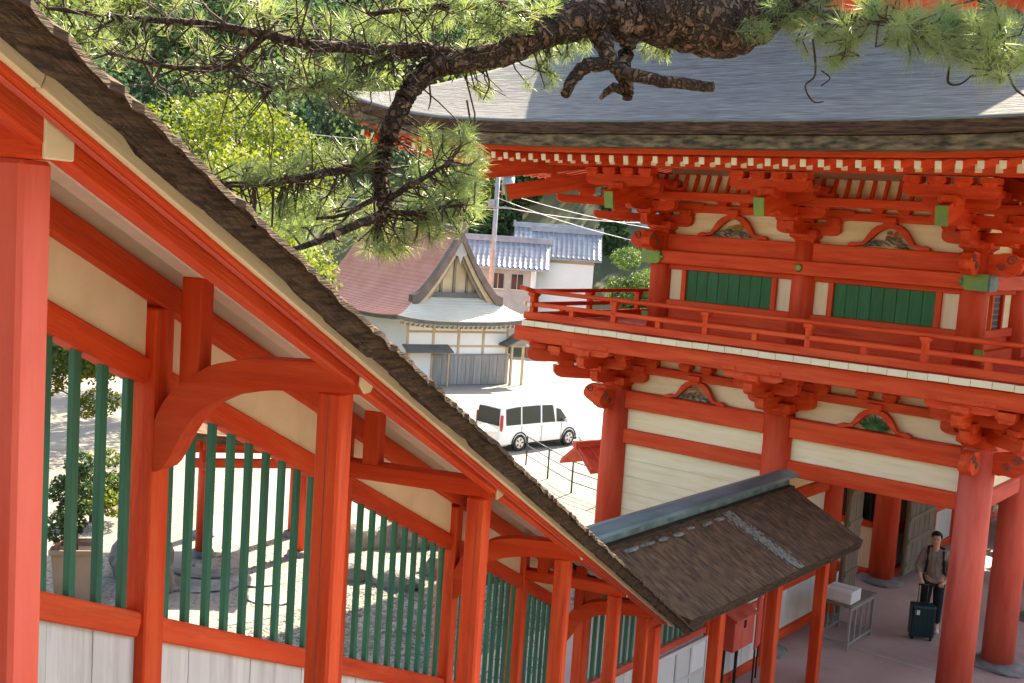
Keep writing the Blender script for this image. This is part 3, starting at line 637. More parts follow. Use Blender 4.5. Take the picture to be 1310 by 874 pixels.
hbeam('head_tie', (-o + 0.2, o - 0.08), (-6 + o - 0.2, o - 0.08), 0.24, *TB)
hbeam('head_tie', (-o + 0.08, o + 0.05), (-o + 0.08, 7.6 - o + 0.2), 0.24, *TB, M['redp']); hbeam('head_tie', (-6 + o - 0.08, o + 0.05), (-6 + o - 0.08, 7.6 - o + 0.2), 0.24, *TB)
for x, sgn in ((-o + 0.2, -1), (-6 + o - 0.2, 1)):      # pointed green metal corner plates
    zc = (TB[0] + TB[1]) / 2; hh = 0.118
    pl = [(0, -hh), (0, hh), (0.30, hh), (0.36, hh * 0.6), (0.33, hh * 0.3), (0.42, 0), (0.33, -hh * 0.3), (0.36, -hh * 0.6), (0.30, -hh)]
    link('corner_plate', prism('cp', [(sgn * a, b) for a, b in pl], 0.03), M['verd'], gate, Matrix.Translation((x, o - 0.215, zc)))
    link('corner_plate', prism('cp', [(a, b) for a, b in pl], 0.03), M['copper'], gate, Matrix.Translation((x - sgn * 0.012, o - 0.2, zc)) @ Matrix.Rotation(PI / 2, 4, 'Z'))
    link('sill_plate', prism('cp', [(sgn * a, b * 0.7) for a, b in pl], 0.03), M['verd'], gate, Matrix.Translation((x, U - 0.14, 5.05)))
for z in (6.08, 5.05):
    link('metal_stud', own(cylmesh(0.065, 0.045, 0.03, 16), M['verd']), None, gate, Matrix.Translation((-3.0, (o - 0.2) if z > 6 else (U - 0.11), z)) @ Matrix.Rotation(PI / 2, 4, 'X'))
hbeam('upper_wall_beam', (-U, U - 0.02), (-6 + U, U - 0.02), 0.2, 6.19, 6.47); hbeam('upper_wall_beam', (-U + 0.02, U), (-U + 0.02, 7.6 - U), 0.2, 6.19, 6.47); hbeam('upper_wall_beam', (-6 + U - 0.02, U), (-6 + U - 0.02, 7.6 - U), 0.2, 6.19, 6.47)
for (p, q) in (((-U, U + 0.06), (-6 + U, U + 0.06)), ((-U - 0.06, U), (-U - 0.06, 7.6 - U)), ((-6 + U + 0.06, U), (-6 + U + 0.06, 7.6 - U))):
    wall_boards(p, q, 6.47, 7.75, 3, M['cream'])
for (p, q) in (((-U + 0.3, U), (-6 + U - 0.3, U)), ((-U, U - 0.3), (-U, 7.6)), ((-6 + U, U - 0.3), (-6 + U, 7.6))):
    hbeam('upper_wall_plate', p, q, 0.12, 6.85, 6.98); hbeam('upper_wall_plate', p, q, 0.12, 7.09, 7.22)
frog(-1.71, U - 0.03, 6.47, 1.25, 0.39, 0, 'bird', gate); frog(-4.29, U - 0.03, 6.47, 1.25, 0.39, 0, 'wave', gate)
for x in (-1.71, -4.29):
    for d in (-0.2, 0.2): put_block(gate, 0.20, 0.12, (x + d, U - 0.03, 6.975))
def bracket_up(x, y, ax, corner=None):
    z0 = 6.47; H = PI / 2
    o = link('bracket_set', own(block_mesh(0.44, 0.20), M['red']), None, gate, Matrix.Translation((x, y, z0)) @ Matrix.Rotation(ax, 4, 'Z'))
    put_arm(o, 1.05, 0.18, 0.13, (0, 0, 0.13), H); put_arm(o, 1.05, 0.18, 0.13, (0.2, 0, 0.13), 0)
    for yy in (-0.42, 0.0, 0.42): put_block(o, 0.22, 0.13, (0, yy, 0.28))
    put_block(o, 0.23, 0.14, (0.60, 0, 0.27))
    put_arm(o, 1.45, 0.16, 0.13, (0, 0, 0.37), H); put_arm(o, 1.0, 0.16, 0.13, (0.55, 0, 0.37), H); put_arm(o, 1.7, 0.17, 0.13, (0.4, 0, 0.37), 0)
    for yy in (-0.42, 0, 0.42): put_block(o, 0.22, 0.13, (0.55, yy, 0.50))
    put_arm(o, 1.0, 0.16, 0.13, (1.05, 0, 0.59), H); put_arm(o, 1.25, 0.16, 0.13, (0.55, 0, 0.59), H)
    for yy in (-0.42, 0, 0.42): put_block(o, 0.22, 0.13, (1.05, yy, 0.72)); put_block(o, 0.22, 0.13, (0.55, yy, 0.72))
    put_arm(o, 1.25, 0.17, 0.13, (1.50, 0, 0.71), H)
    for yy in (-0.5, -0.17, 0.17, 0.5): put_block(o, 0.23, 0.13, (1.50, yy, 0.85))
    put_block(o, 0.26, 0.16, (1.50, 0, 0.58))
    # tail rafter sloping down and out, green painted end
    tr = beam('tail_rafter', (-0.2, 0, 0.92), (1.78, 0, 0.47), 0.155, 0.26, M['red'], o, 0.008)
    e = Vector((1.98, 0, -0.45)).normalized(); c = Vector((1.78, 0, 0.47)) + e * 0.01
    beam('tail_rafter_end', tuple(c - e * 0.012), tuple(c + e * 0.015), 0.165, 0.27, M['verd'], o, 0.003)
    if corner is not None:
        d = corner - ax; cd, sd = math.cos(d), math.sin(d)
        put_arm(o, 1.7, 0.14, 0.13, (0.4 * cd, 0.4 * sd, 0.17), d); put_arm(o, 2.4, 0.14, 0.13, (0.7 * cd, 0.7 * sd, 0.40), d)
        for r_, zz in ((0.8, 0.29), (1.4, 0.52), (1.9, 0.72), (2.15, 0.86)): put_block(o, 0.25, 0.15, (r_ * cd, r_ * sd, zz), d)
        for r1, z1, r0, zz0 in ((2.75, 0.50, 0.3, 1.02), (3.35, 0.80, 0.5, 1.25)):
            beam('corner_tail_rafter', (r0 * cd, r0 * sd, zz0), (r1 * cd, r1 * sd, z1), 0.17, 0.26, M['red'], o, 0.008)
            ee = Vector(((r1 - r0) * cd, (r1 - r0) * sd, z1 - zz0)).normalized(); cc = Vector((r1 * cd, r1 * sd, z1))
            beam('tail_rafter_end', tuple(cc - ee * 0.005), tuple(cc + ee * 0.02), 0.18, 0.27, M['verd'], o, 0.003)
    return o
for x in UX: bracket_up(x, U, -PI / 2, {UX[0]: -PI / 4, UX[2]: -3 * PI / 4}.get(x))
for y in UY[1:]: bracket_up(UX[0], y, 0.0); bracket_up(UX[2], y, PI)
for y, x, r_ in ((U, -U, 0.0), (U, -U, -PI / 2), (U, -6 + U, PI), (U, -6 + U, -PI / 2)):
    nose((x + 0.15 * math.cos(r_), y + 0.15 * math.sin(r_), 6.17), r_, gate)
# soffit band with red ribs above the brackets
PO = U - 0.62
hbeam('soffit_beam', (-U + 0.9, PO), (-6 + U - 0.9, PO), 0.11, 7.02, 7.16)
box2('soffit_panel', (-6 + U, PO + 0.16, 7.12), (-U, PO + 0.19, 7.44), M['cream'], gate)
for i in range(27):
    x = -U - 0.05 - i * 0.195
    beam('soffit_rib', (x, PO + 0.03, 7.15), (x, PO + 0.15, 7.44), 0.055, 0.05, M['red'], gate, 0.005, up=(0, 1, 0))
PUR = U - 1.50
for (p, q) in (((1.9, PUR), (-7.9, PUR)), ((-U + 1.5, PUR + 0.1), (-U + 1.5, 9)), ((-6 + U - 1.5, PUR + 0.1), (-6 + U - 1.5, 9))):
    hbeam('eave_purlin', p, q, 0.16, 7.47, 7.63)

# ---- rafters and the great bark roof
EO = 3.55; XA, XB, YA, YB = -6.3 - EO, 0.3 + EO, -EO, 7.6 + EO; XM, YM = -3.0, 3.8; HX, HY = (XB - XA) / 2, (YB - YA) / 2
def lift(x, y): return 0.62 * (np.minimum(1.05, np.abs(x - XM) / HX)) ** 4.6 * (np.minimum(1.05, np.abs(y - YM) / HY)) ** 4.0
def raft(p_in, p_out, h, w, z_in, z_out, white=True):
    l0 = float(lift(*p_out)); l1 = l0 * 0.35
    o = beam('rafter', (*p_in, z_in + l1), (*p_out, z_out + l0), w, h, M['red'], gate, 0.006)
    d = (Vector((*p_out, z_out + l0)) - Vector((*p_in, z_in + l1))).normalized(); c = Vector((*p_out, z_out + l0))
    beam('rafter_tip', tuple(c - d * 0.004), tuple(c + d * 0.012), w + 0.006, h + 0.006, M['whitep'], gate, 0.002)
sp = 0.235
xs_ = np.arange(XA + 0.5, XB - 0.4, sp)
for x in xs_:
    e = min(x - XA, XB - x); inn = min(3.3, e)          # rafters near the corner end on the hip
    raft((x, YA + 0.42 + inn), (x, YA + 0.42), 0.088, 0.068, 7.44 + 0.18 * inn, 7.44)
    if e > 1.35:
        i2 = min(2.4, e - 1.1); raft((x, YA + 1.15 + i2), (x, YA + 1.15), 0.10, 0.075, 7.465 + 0.20 * i2, 7.465)
ys_ = np.arange(YA + 0.7, 8.5, sp)
for y in ys_:
    e = y - YA; inn = min(3.3, e)
    for sgn, xe in ((1, XA), (-1, XB)):
        if sgn < 0 and y > 3: continue
        if e < 3.3: inn = max(0.1, e - 0.15)
        raft((xe + sgn * (0.42 + inn), y), (xe + sgn * 0.42, y), 0.088, 0.068, 7.44 + 0.18 * inn, 7.44)
        if e > 1.5:
            i2 = min(2.4, e - 1.25); raft((xe + sgn * (1.15 + i2), y), (xe + sgn * 1.15, y), 0.10, 0.075, 7.465 + 0.20 * i2, 7.465)
for sx, xe in ((1, XA), (-1, XB)):      # hip rafters
    beam('hip_rafter', (xe + sx * 3.9, YA + 3.9, 8.05), (xe + sx * 0.42, YA + 0.42, 7.42 + 0.62), 0.2, 0.24, M['red'], gate)
    d = Vector((-sx, -1, 0.0)).normalized()
    beam('hip_rafter_end', (xe + sx * 0.42, YA + 0.42, 8.035), (xe + sx * 0.40, YA + 0.40, 8.04), 0.21, 0.25, M['verd'], gate, 0.003)
def edge_strip(name, inset_o, inset_i, z0, z1, m, par, n=70):
    """board that follows the curved eave round three sides"""
    path = []
    for t in np.linspace(0, 1, 40): path.append((XA, YB - (YB - YA) * t, 0))
    for t in np.linspace(0, 1, 60)[1:]: path.append((XA + (XB - XA) * t, YA, 1))
    for t in np.linspace(0, 1, 40)[1:]: path.append((XB, YA + (YB - YA) * t, 2))
    V = []; F = []
    def ins(x, y, d): return (min(max(x, XA + d), XB - d), min(max(y, YA + d), YB - d))
    for x, y, s_ in path:
        l_ = float(lift(x, y))
        a = ins(x, y, inset_o); b = ins(x, y, inset_i)
        V += [(*a, z0 + l_), (*a, z1 + l_), (*b, z1 + l_), (*b, z0 + l_)]
    for i in range(len(path) - 1):
        for q in range(4): F.append((i * 4 + q, i * 4 + (q + 1) % 4, i * 4 + 4 + (q + 1) % 4, i * 4 + 4 + q))
    return link(name, pyd(name, V, F), m, par)
edge_strip('eave_board', 0.36, 0.56, 7.515, 7.585, M['red'], gate)
edge_strip('eave_board', 0.30, 0.54, 7.585, 7.625, M['red'], gate)
# soffit board over the rafters
def soffit():
    V = []; F = []; ds = np.linspace(0.45, 3.9, 10); path = []
    for t in np.linspace(0, 1, 30): path.append((XA, YB - (YB - YA) * t))
    for t in np.linspace(0, 1, 50)[1:]: path.append((XA + (XB - XA) * t, YA))
    for t in np.linspace(0, 1, 30)[1:]: path.append((XB, YA + (YB - YA) * t))
    for x, y in path:
        for d in ds:
            a = (min(max(x, XA + d), XB - d), min(max(y, YA + d), YB - d)); l_ = float(lift(x, y)) * (1 - 0.65 * (d - 0.45) / 3.45)
            V.append((*a, 7.505 + 0.185 * (d - 0.45) + l_))
    n = len(ds)
    for i in range(len(path) - 1):
        for q in range(n - 1): F.append((i * n + q, i * n + q + 1, i * n + n + q + 1, i * n + n + q))
    return link('eave_soffit', pyd('eave_soffit', V, F, True), M['cream'], gate)
soffit()
Z0 = 7.90
def fp(d): return Z0 + 0.47 * d + 0.036 * d * d
GD = 3.0                                   # gable stands this far in from the side eave
def roof_mesh(kind):
    if kind == 'skirt':
        gx = np.linspace(XA, XB, 120); gy = np.linspace(YA, YB, 120)
        X, Y = np.meshgrid(gx, gy); dx = np.minimum(X - XA, XB - X); dy = np.minimum(Y - YA, YB - Y)
        top = np.minimum(fp(dx), fp(dy)); top = np.minimum(top, fp(GD + 0.5)) + lift(X, Y)
        sag = 0.012 * np.sin(X * 2.1) * np.sin(Y * 1.7); top = top + sag * (dy > 0.2)
        dd = np.minimum(dx, dy); th = 0.33 - 0.02 * dd; bot = Z0 - 0.33 + 0.30 * dd + lift(X, Y)
        bot = np.minimum(bot, top - 0.2)
        Xb = np.clip(X, XA + 0.17, XB - 0.17); Yb = np.clip(Y, YA + 0.17, YB - 0.17)
    else:
        gx = np.linspace(XA + 1.9, XB - 1.9, 90); y0, y1 = YA + GD - 0.30, YB - GD + 0.30
        gy = np.array(list(np.linspace(y0, y0 + 0.5, 6)) + list(np.linspace(y0 + 0.6, y1 - 0.6, 40)) + list(np.linspace(y1 - 0.5, y1, 6)))
        X, Y = np.meshgrid(gx, gy); dx = np.minimum(X - XA, XB - X)
        ve = np.clip(1 - np.minimum(Y - y0, y1 - Y) / 0.9, 0, 1)
        top = fp(dx) + 0.05 + 0.10 * ve ** 2; bot = top - 0.30; Xb, Yb = X, Y
    ny, nx = X.shape; N = nx * ny
    V = np.concatenate([np.stack([X, Y, top], -1).reshape(-1, 3), np.stack([Xb, Yb, bot], -1).reshape(-1, 3)])
    ii, jj = np.meshgrid(np.arange(ny - 1), np.arange(nx - 1), indexing='ij'); a = (ii * nx + jj).ravel()
    Ft = np.stack([a, a + 1, a + nx + 1, a + nx], -1); Fb = Ft[:, ::-1] + N
    ring = [j for j in range(nx)] + [i * nx + nx - 1 for i in range(1, ny)] + [(ny - 1) * nx + j for j in range(nx - 2, -1, -1)] + [i * nx for i in range(ny - 2, 0, -1)]
    Fs = np.array([(ring[(q + 1) % len(ring)], ring[q], ring[q] + N, ring[(q + 1) % len(ring)] + N) for q in range(len(ring))])
    me = npmesh('bark_roof', V, np.concatenate([Ft, Fb, Fs]), False)
    me.materials.append(M['thatch']); me.materials.append(M['bark2'])
    mi = np.zeros(len(me.polygons), dtype=np.int32); mi[len(Ft):] = 1; me.polygons.foreach_set('material_index', mi)
    sm = np.zeros(len(me.polygons), dtype=bool); sm[:len(Ft)] = True; me.polygons.foreach_set('use_smooth', sm)
    return me
groof = link('roof', roof_mesh('skirt'), None, gate)
link('upper_roof', roof_mesh('upper'), None, gate)
# layered lip of the bark edge
edge_strip('bark_layer', -0.015, 0.35, Z0 - 0.155, Z0 - 0.012, M['barkred'], groof); edge_strip('bark_layer', 0.03, 0.35, Z0 - 0.325, Z0 - 0.168, M['barkmoss'], groof)
# gable wall, bargeboards, ridge
gy0 = YA + GD + 0.15
gp = [(x, fp(min(x - XA, XB - x)) - 0.28) for x in np.linspace(XA + 2.9, XB - 2.9, 24)]
link('gable_wall', prism('gable', [(XA + 2.9, fp(2.4))] + gp + [(XB - 2.9, fp(2.4))], 0.1), M['red'], gate, Matrix.Translation((0, gy0, 0)))
for (za, zb, yy) in ((-0.26, -0.56, -0.24),):
    out = [(x, fp(min(x - XA, XB - x)) + za) for x in np.linspace(XA + 2.1, XB - 2.1, 40)]; inn = [(x, fp(min(x - XA, XB - x)) + zb) for x in np.linspace(XA + 2.1, XB - 2.1, 40)]
    link('bargeboard', strip_prism('barge', out, inn, 0.09), M['red'], gate, Matrix.Translation((0, gy0 + yy, 0)))
hbeam('ridge', (XM, YA + GD - 0.2), (XM, YB - GD + 0.2), 0.55, fp(HX) + 0.1, fp(HX) + 0.65, M['copper'])

# ------------------------------------------------------------------ low roofed corridor beside the gate
cor = empty('corridor', C0, GROT, 'low roofed corridor with brown bark roof and green copper ridge joining the gate', 'corridor')
# local: x along the facade (negative = left), y negative = towards the camera
TL = 2.10; XE, XR, XW, XP = -1.35, -2.62, -2.72, -1.77; YE0, YE1 = -0.42, -5.75
for y in (-0.78, -2.36, -3.98, -5.55): box2('post', (XP - 0.075, y - 0.075, 0.0), (XP + 0.075, y + 0.075, TL), M['red'], cor, 0.01)
hb = lambda nm, p, q, w, z0, z1, m: beam(nm, (p[0], p[1], (z0 + z1) / 2), (q[0], q[1], (z0 + z1) / 2), w, z1 - z0, m, cor)
hb('eave_purlin', (XP, YE0), (XP, YE1), 0.12, TL, TL + 0.13, M['red'])
for y in (-0.78, -2.36, -3.98): hb('cross_beam', (XP + 0.18, y), (XW, y), 0.11, TL - 0.12, TL - 0.005, M['red'])
def lowroof():
    xs = np.array([XE, XE - 0.02, -1.6, -1.9, -2.2, -2.45, XR, -2.8, -3.1, -3.4, -3.87, -3.89]); ys = np.linspace(YE0, -6.35, 70)
    top = lambda x: 2.24 + 0.46 * (min(abs(x - XE), abs(x + 3.89))) + 0.02 * min(abs(x - XE), abs(x + 3.89)) ** 2
    yy = lambda x, y: YE0 + (y - YE0) * (1.0 - 0.15 * max(0, 1 - abs(x - XE) / 1.27))
    V = []; n = len(xs)
    for y in ys:
        for x in xs: V.append((x, yy(x, y), top(x) + random.uniform(-0.004, 0.004)))
    for y in ys:
        for x in xs: V.append((min(max(x, -3.85), XE - 0.03), yy(x, y), top(x) - 0.13))
    N = len(V) // 2; F = []; E = []
    for i in range(len(ys) - 1):
        for j in range(n - 1):
            a = i * n + j; F.append((a, a + 1, a + n + 1, a + n)); E.append((N + a + n, N + a + n + 1, N + a + 1, N + a))
        for j in (0, n - 1):
            a = i * n + j; E.append((a, a + n, N + a + n, N + a) if j == 0 else (a + n, a, N + a, N + a + n))
    for i in (0, len(ys) - 1):
        for j in range(n - 1):
            a = i * n + j; E.append((a + 1, a, N + a, N + a + 1) if i == 0 else (a, a + 1, N + a + 1, N + a))
    me = pyd('corridor_roof', V, F + E); me.materials.append(M['barktop']); me.materials.append(M['bark'])
    me.polygons.foreach_set('material_index', [0] * len(F) + [1] * len(E)); return me
lr = link('roof', lowroof(), None, cor)
hb('ridge_board', (XR, YE0 - 0.02), (XR, -6.3), 0.14, 2.80, 2.98, M['copper'])
rc = link('ridge_cap', pyd('ridge_cap', [(XR + a, y, z) for y in (YE0 + 0.05, -6.35) for a, z in ((-0.19, 2.965), (-0.17, 3.0), (0, 3.05), (0.17, 3.0), (0.19, 2.965), (0, 2.985))], [(i, (i + 1) % 6, 6 + (i + 1) % 6, 6 + i) for i in range(6)] + [(5, 4, 3, 2, 1, 0), (6, 7, 8, 9, 10, 11)]), M['copper'], cor)
link('ridge_base', boxmesh(0.34, 5.8, 0.07, 0.01), M['bark'], cor, Matrix.Translation((XR, -3.35, 2.795)))
# band of grey lichen and row of pale clods below the ridge
rr = random.Random(3); V = []; F = []
for i in range(900):
    u = rr.random(); x = XE - 0.02 - (XR - XE) * -1 * u * 0.97; y = -2.55 - 0.10 * u + rr.gauss(0, 0.07)
    d = abs(x - XE); z = 2.24 + 0.46 * d + 0.02 * d * d + 0.006; r_ = rr.uniform(0.008, 0.024); o_ = len(V); t0 = rr.uniform(0, 6)
    for q in range(4): V.append((x + r_ * math.cos(t0 + q * PI / 2), y + r_ * math.sin(t0 + q * PI / 2), z + rr.uniform(0, 0.006) - 0.46 * r_ * math.cos(t0 + q * PI / 2)))
    V.append((x, y, z + r_ * 0.5))
    F += [(o_, o_ + 1, o_ + 4), (o_ + 1, o_ + 2, o_ + 4), (o_ + 2, o_ + 3, o_ + 4), (o_ + 3, o_, o_ + 4)]
link('lichen_band', pyd('lichen', V, F), M['lichen'], lr, kind='stuff')
for i in range(7):
    y = -3.0 - i * 0.36 + rr.uniform(-0.05, 0.05); d = abs(-2.38 - XE)
    link('lichen_clod', rockmesh((0.035, 0.09 + 0.05 * rr.random(), 0.02), 300 + i, 3, 0.45), M['lichen'], lr, Matrix.Translation((-2.38 + rr.uniform(-0.02, 0.02), y, 2.24 + 0.46 * d + 0.03)))
# underside boards
hb('ceiling_board', (-1.75, YE0 - 0.1), (-1.75, YE1), 0.55, TL + 0.14, TL + 0.16, M['ceil'])
# wall of the corridor
WP = [-0.62, -2.42, -3.98, -5.55]
for y in WP: box2('wall_post', (XW - 0.07, y - 0.07, 0), (XW + 0.07, y + 0.07, 2.62), M['red'], cor, 0.008)
for k in range(3):
    ya, yb = WP[k] - 0.07, WP[k + 1] + 0.07
    hb('wall_rail', (XW, ya), (XW, yb), 0.10, 0.98, 1.08, M['redp']); hb('wall_rail', (XW, ya), (XW, yb), 0.10, 2.12, 2.24, M['red']); hb('wall_rail', (XW, ya), (XW, yb), 0.12, 0.02, 0.16, M['red'])
    n = 6
    for q in range(n):
        y1 = ya + (yb - ya) * q / n - 0.004; y2 = ya + (yb - ya) * (q + 1) / n + 0.004
        box2('panel', (XW - 0.015, y1, 0.16), (XW + 0.015, y2, 0.98), M['white'], cor, 0.003)
        if k == 0: box2('panel', (XW - 0.015, y1, 1.08), (XW + 0.015, y2, 2.12), M['white'], cor, 0.003)
        box2('panel', (XW - 0.012, y1, 2.24), (XW + 0.012, y2, 2.62), M['plaster'], cor, 0.003)
    if k > 0:
        for q in range(10):
            y = ya + (yb - ya) * (q + 0.5) / 10; box2('lattice_bar', (XW - 0.02, y - 0.024, 1.08), (XW + 0.02, y + 0.024, 2.12), M['green'], cor, 0.004)
# white framed screen leaning in front of the lower wall
scr = empty('wall_screen', C0, GROT, 'white framed board screen standing against the corridor wall below the green bars', 'screen')
for y in (-2.52, -2.95, -3.35, -3.88): box2('stile', (XW + 0.06, y - 0.025, 0.02), (XW + 0.10, y + 0.025, 0.96), M['white'], scr, 0.004)
for z in (0.06, 0.5, 0.94): box2('rail', (XW + 0.062, -3.9, z - 0.025), (XW + 0.098, -2.5, z + 0.025), M['white'], scr, 0.004)
for i in range(3):
    for z0, z1 in ((0.085, 0.475), (0.525, 0.915)):
        ya, yb = (-2.545, -2.975, -3.375)[i], (-2.925, -3.325, -3.855)[i]
        box2('panel', (XW + 0.07, yb, z0), (XW + 0.085, ya, z1), M['paper'], scr, 0.002)
# wall bay inside the gate, red box, plaque
rb = empty('offering_box', tuple(gm_ @ Vector((-2.55, -1.85, 0.68))), GROT, 'red wooden box with sloping lid fixed to the corridor wall', 'box')
link('box_body', prism('ob', [(-0.12, 0), (0.15, 0), (0.15, 0.46), (-0.12, 0.58)], 0.62, None, 0.008), M['redp'], rb)
link('lid', prism('lid', [(-0.14, 0.58), (0.19, 0.435), (0.19, 0.465), (-0.14, 0.61)], 0.68, None, 0.006), M['redp'], rb)
for y in (-0.2, 0.2): box2('foot', (-0.06, y - 0.02, -0.67), (-0.02, y + 0.02, -0.005), M['dark'], rb)
box2('hasp', (0.15, -0.03, 0.3), (0.165, 0.03, 0.42), M['dark'], rb)
pq = link('notice_plaque', own(boxmesh(0.03, 0.34, 0.78, 0.006), M['redp']), None, None, gm_ @ Matrix.Translation((-2.46, -1.27, 0.92)) @ Matrix.Rotation(0.25, 4, 'Z'), label='upright faded red plaque standing beside the red offering box', cat='plaque')
for y in (-0.12, 0.12): box2('leg', (-0.012, y - 0.012, -0.91), (0.012, y + 0.012, -0.38), M['dark'], pq, 0.002)
box2('nail_tag', (0.016, 0.06, 0.33), (0.022, 0.12, 0.35), M['paper'], pq, 0.001)

# ------------------------------------------------------------------ covered stair corridor
sco = empty('stair_corridor', PJ, KROT, 'vermilion covered stair corridor with green bars and thick bark eave', 'corridor')
# local frame: y = -s (s grows uphill), x = -w (w grows away from the camera)
def kp(s, w, dz): return (-w, -s, TS(s) + dz)
def ke(s, w, dz): return (-w, -s, TS(s) + dz + 0.010 * (s - 7.5))     # eave line runs slightly steeper
PS = [10.02, 8.20, 6.35, 4.40, 2.55, 1.12]; W = 0.92; S1 = 15.5; S0 = 0.55
QS = PS
sl = math.atan(0.45)
def slopebeam(nm, s0, s1, w, d0, d1, width, m, par=None, bevel=0.008):
    """member that follows the stair slope; d0..d1 are heights above the post-top line (vertical)"""
    dm = (d0 + d1) / 2; return beam(nm, kp(s0, w, dm), kp(s1, w, dm), width, (d1 - d0) * math.cos(sl), m, par or sco, bevel)
for i, s in enumerate(PS + [11.85, 13.7]):
    z0 = FL(s) - 0.1; z1 = TS(s); hw = 0.058
    p = box2('post', (-hw, -s - hw, z0), (hw, -s + hw, z1), M['redp'] if i in (0,) else M['red'], sco, 0.012)
    if i < 6:
        c_ = random.uniform(-0.02, 0.015); link('crack', own(boxmesh(0.0022, 0.003, 1.5, 0.0), M['hbrown']), None, p, Matrix.Translation((c_, -hw - 0.0004, (z1 - z0) / 2 - 0.78)))
    zb0, zb1 = TS(s) + 0.002, TS(s) + (0.125 if i == 0 else 0.105)
    straight = i in (0, 2, 4, 6)
    if straight:
        box2('cross_beam', (-W, -s - 0.055, zb0), (0.115, -s + 0.055, zb1), M['red'], sco, 0.01)
        box2('beam_end', (0.114, -s - 0.054, zb0 + 0.001), (0.127, -s + 0.054, zb1 - 0.001), M['whitep'], sco, 0.004)
        zs = zb1
    else:
        # curved shrimp beam from the wall post up to the near post
        to = [0, .03, .06, .16, .34, .54, .9, 1.0, 1.17]; zo = [-.33, -.22, -.157, -.047, .057, .10, .118, .125, .13]
        ti = [0, .05, .10, .16, .26, .42, .62, .9, 1.0, 1.17]; zi = [-.45, -.455, -.40, -.27, -.145, -.07, -.025, -.002, .002, .006]
        T_ = np.linspace(0, 1.085, 40); k_ = np.array([.25, .5, .25])
        def sm(z): 
            z = np.concatenate([z[:1], z, z[-1:]]); z = np.convolve(z, k_, 'valid'); z = np.concatenate([z[:1], z, z[-1:]]); return np.convolve(z, k_, 'valid')
        zo_, zi_ = sm(np.interp(T_, to, zo)), sm(np.interp(T_, ti, zi))
        out = [(-W + 0.04 + W * t, z) for t, z in zip(T_, zo_)]; inn = [(-W + 0.04 + W * t + 0.02, z) for t, z in zip(T_, zi_)]
        link('curved_beam', strip_prism('curved_beam', out, inn, 0.125), M['red'], sco, Matrix.Translation((0, -s, TS(s))))
        e = cyl('beam_end', (0, 0, 0), 0.066, 0.066, 0.014, M['whitep'], sco, 8); e.matrix_local = Matrix.Translation((0.132, -s, TS(s) + 0.066)) @ Matrix.Rotation(PI / 2, 4, 'Y') @ Matrix.Rotation(PI / 8, 4, 'Z')
        zs = TS(s) - 0.08
    box2('strut', (-0.74, -s - 0.05, zs - 0.05), (-0.64, -s + 0.05, TS(s) + 0.42), M['red'], sco, 0.006)
    # wall post
    box2('wall_post', (-W - 0.07, -s - 0.07, FL(s) - 0.1), (-W + 0.07, -s + 0.07, TS(s) + 0.27), M['red'], sco, 0.008)
# purlins
allS = [1.12, 2.55, 4.40, 6.35, 8.20, 10.02, 11.85, 13.7]
for a, b in zip(allS[:-1], allS[1:]):
    slopebeam('eave_purlin', a + 0.001, b - 0.001, -0.0925, 0.012, 0.15, 0.055, M['red'])
slopebeam('eave_purlin', S0, 1.12, -0.0925, 0.012, 0.15, 0.055, M['red'])
slopebeam('wall_plate', S0, S1, W, 0.27, 0.40, 0.14, M['red'])
slopebeam('mid_purlin', S0, S1, 0.69, 0.40, 0.475, 0.10, M['ceil'])
# ceiling boards (each its own), following the roof slope
cs = S0
while cs < S1 - 0.3:
    L = 0.46; a, b = cs, min(S1, cs + L - 0.012)
    v = []
    for s_ in (a, b):
        for w_, dz in ((-0.05, 0.175), (W - 0.02, 0.545)): v.append(ke(s_, w_, dz + 0.01)); v.append(ke(s_, w_, dz + 0.03))
    f = [(0, 2, 6, 4), (1, 5, 7, 3), (0, 4, 5, 1), (2, 3, 7, 6), (0, 1, 3, 2), (4, 6, 7, 5)]
    link('ceiling_board', pyd('ceiling_board', v, f), M['ceil'], sco); cs += L
# roof of bark
def stair_roof():
    ss = np.linspace(S0 - 0.2, S1, 260); prof = [(-0.40, 0.075), (-0.38, 0.09), (-0.30, 0.135), (0.0, 0.285), (0.3, 0.43), (0.6, 0.58), (W, 0.73), (W + 0.25, 0.61), (W + 0.50, 0.48), (W + 0.46, 0.40), (W, 0.60), (0.0, 0.215), (-0.20, 0.118), (-0.365, 0.012)]
    V = []; F = []; n = len(prof)
    for i, s_ in enumerate(ss):
        w1 = 0.010 * math.sin(s_ * 3.1) + random.uniform(-0.008, 0.008); w2 = random.uniform(-0.010, 0.010) + 0.006 * math.sin(s_ * 7)
        for k, (w_, dz) in enumerate(prof):
            j = w1 if k in (0, 1) else (w2 if k in (12, 13) else 0)
            V.append(ke(s_, w_ - j * 0.6, dz + j))
    for i in range(len(ss) - 1):
        for k in range(n): F.append((i * n + k, i * n + (k + 1) % n, (i + 1) * n + (k + 1) % n, (i + 1) * n + k))
    F.append(tuple(range(n))); F.append(tuple(range((len(ss) - 1) * n, len(ss) * n))[::-1])
    return pyd('stair_roof', V, F)
sr = link('roof', stair_roof(), M['bark'], sco)
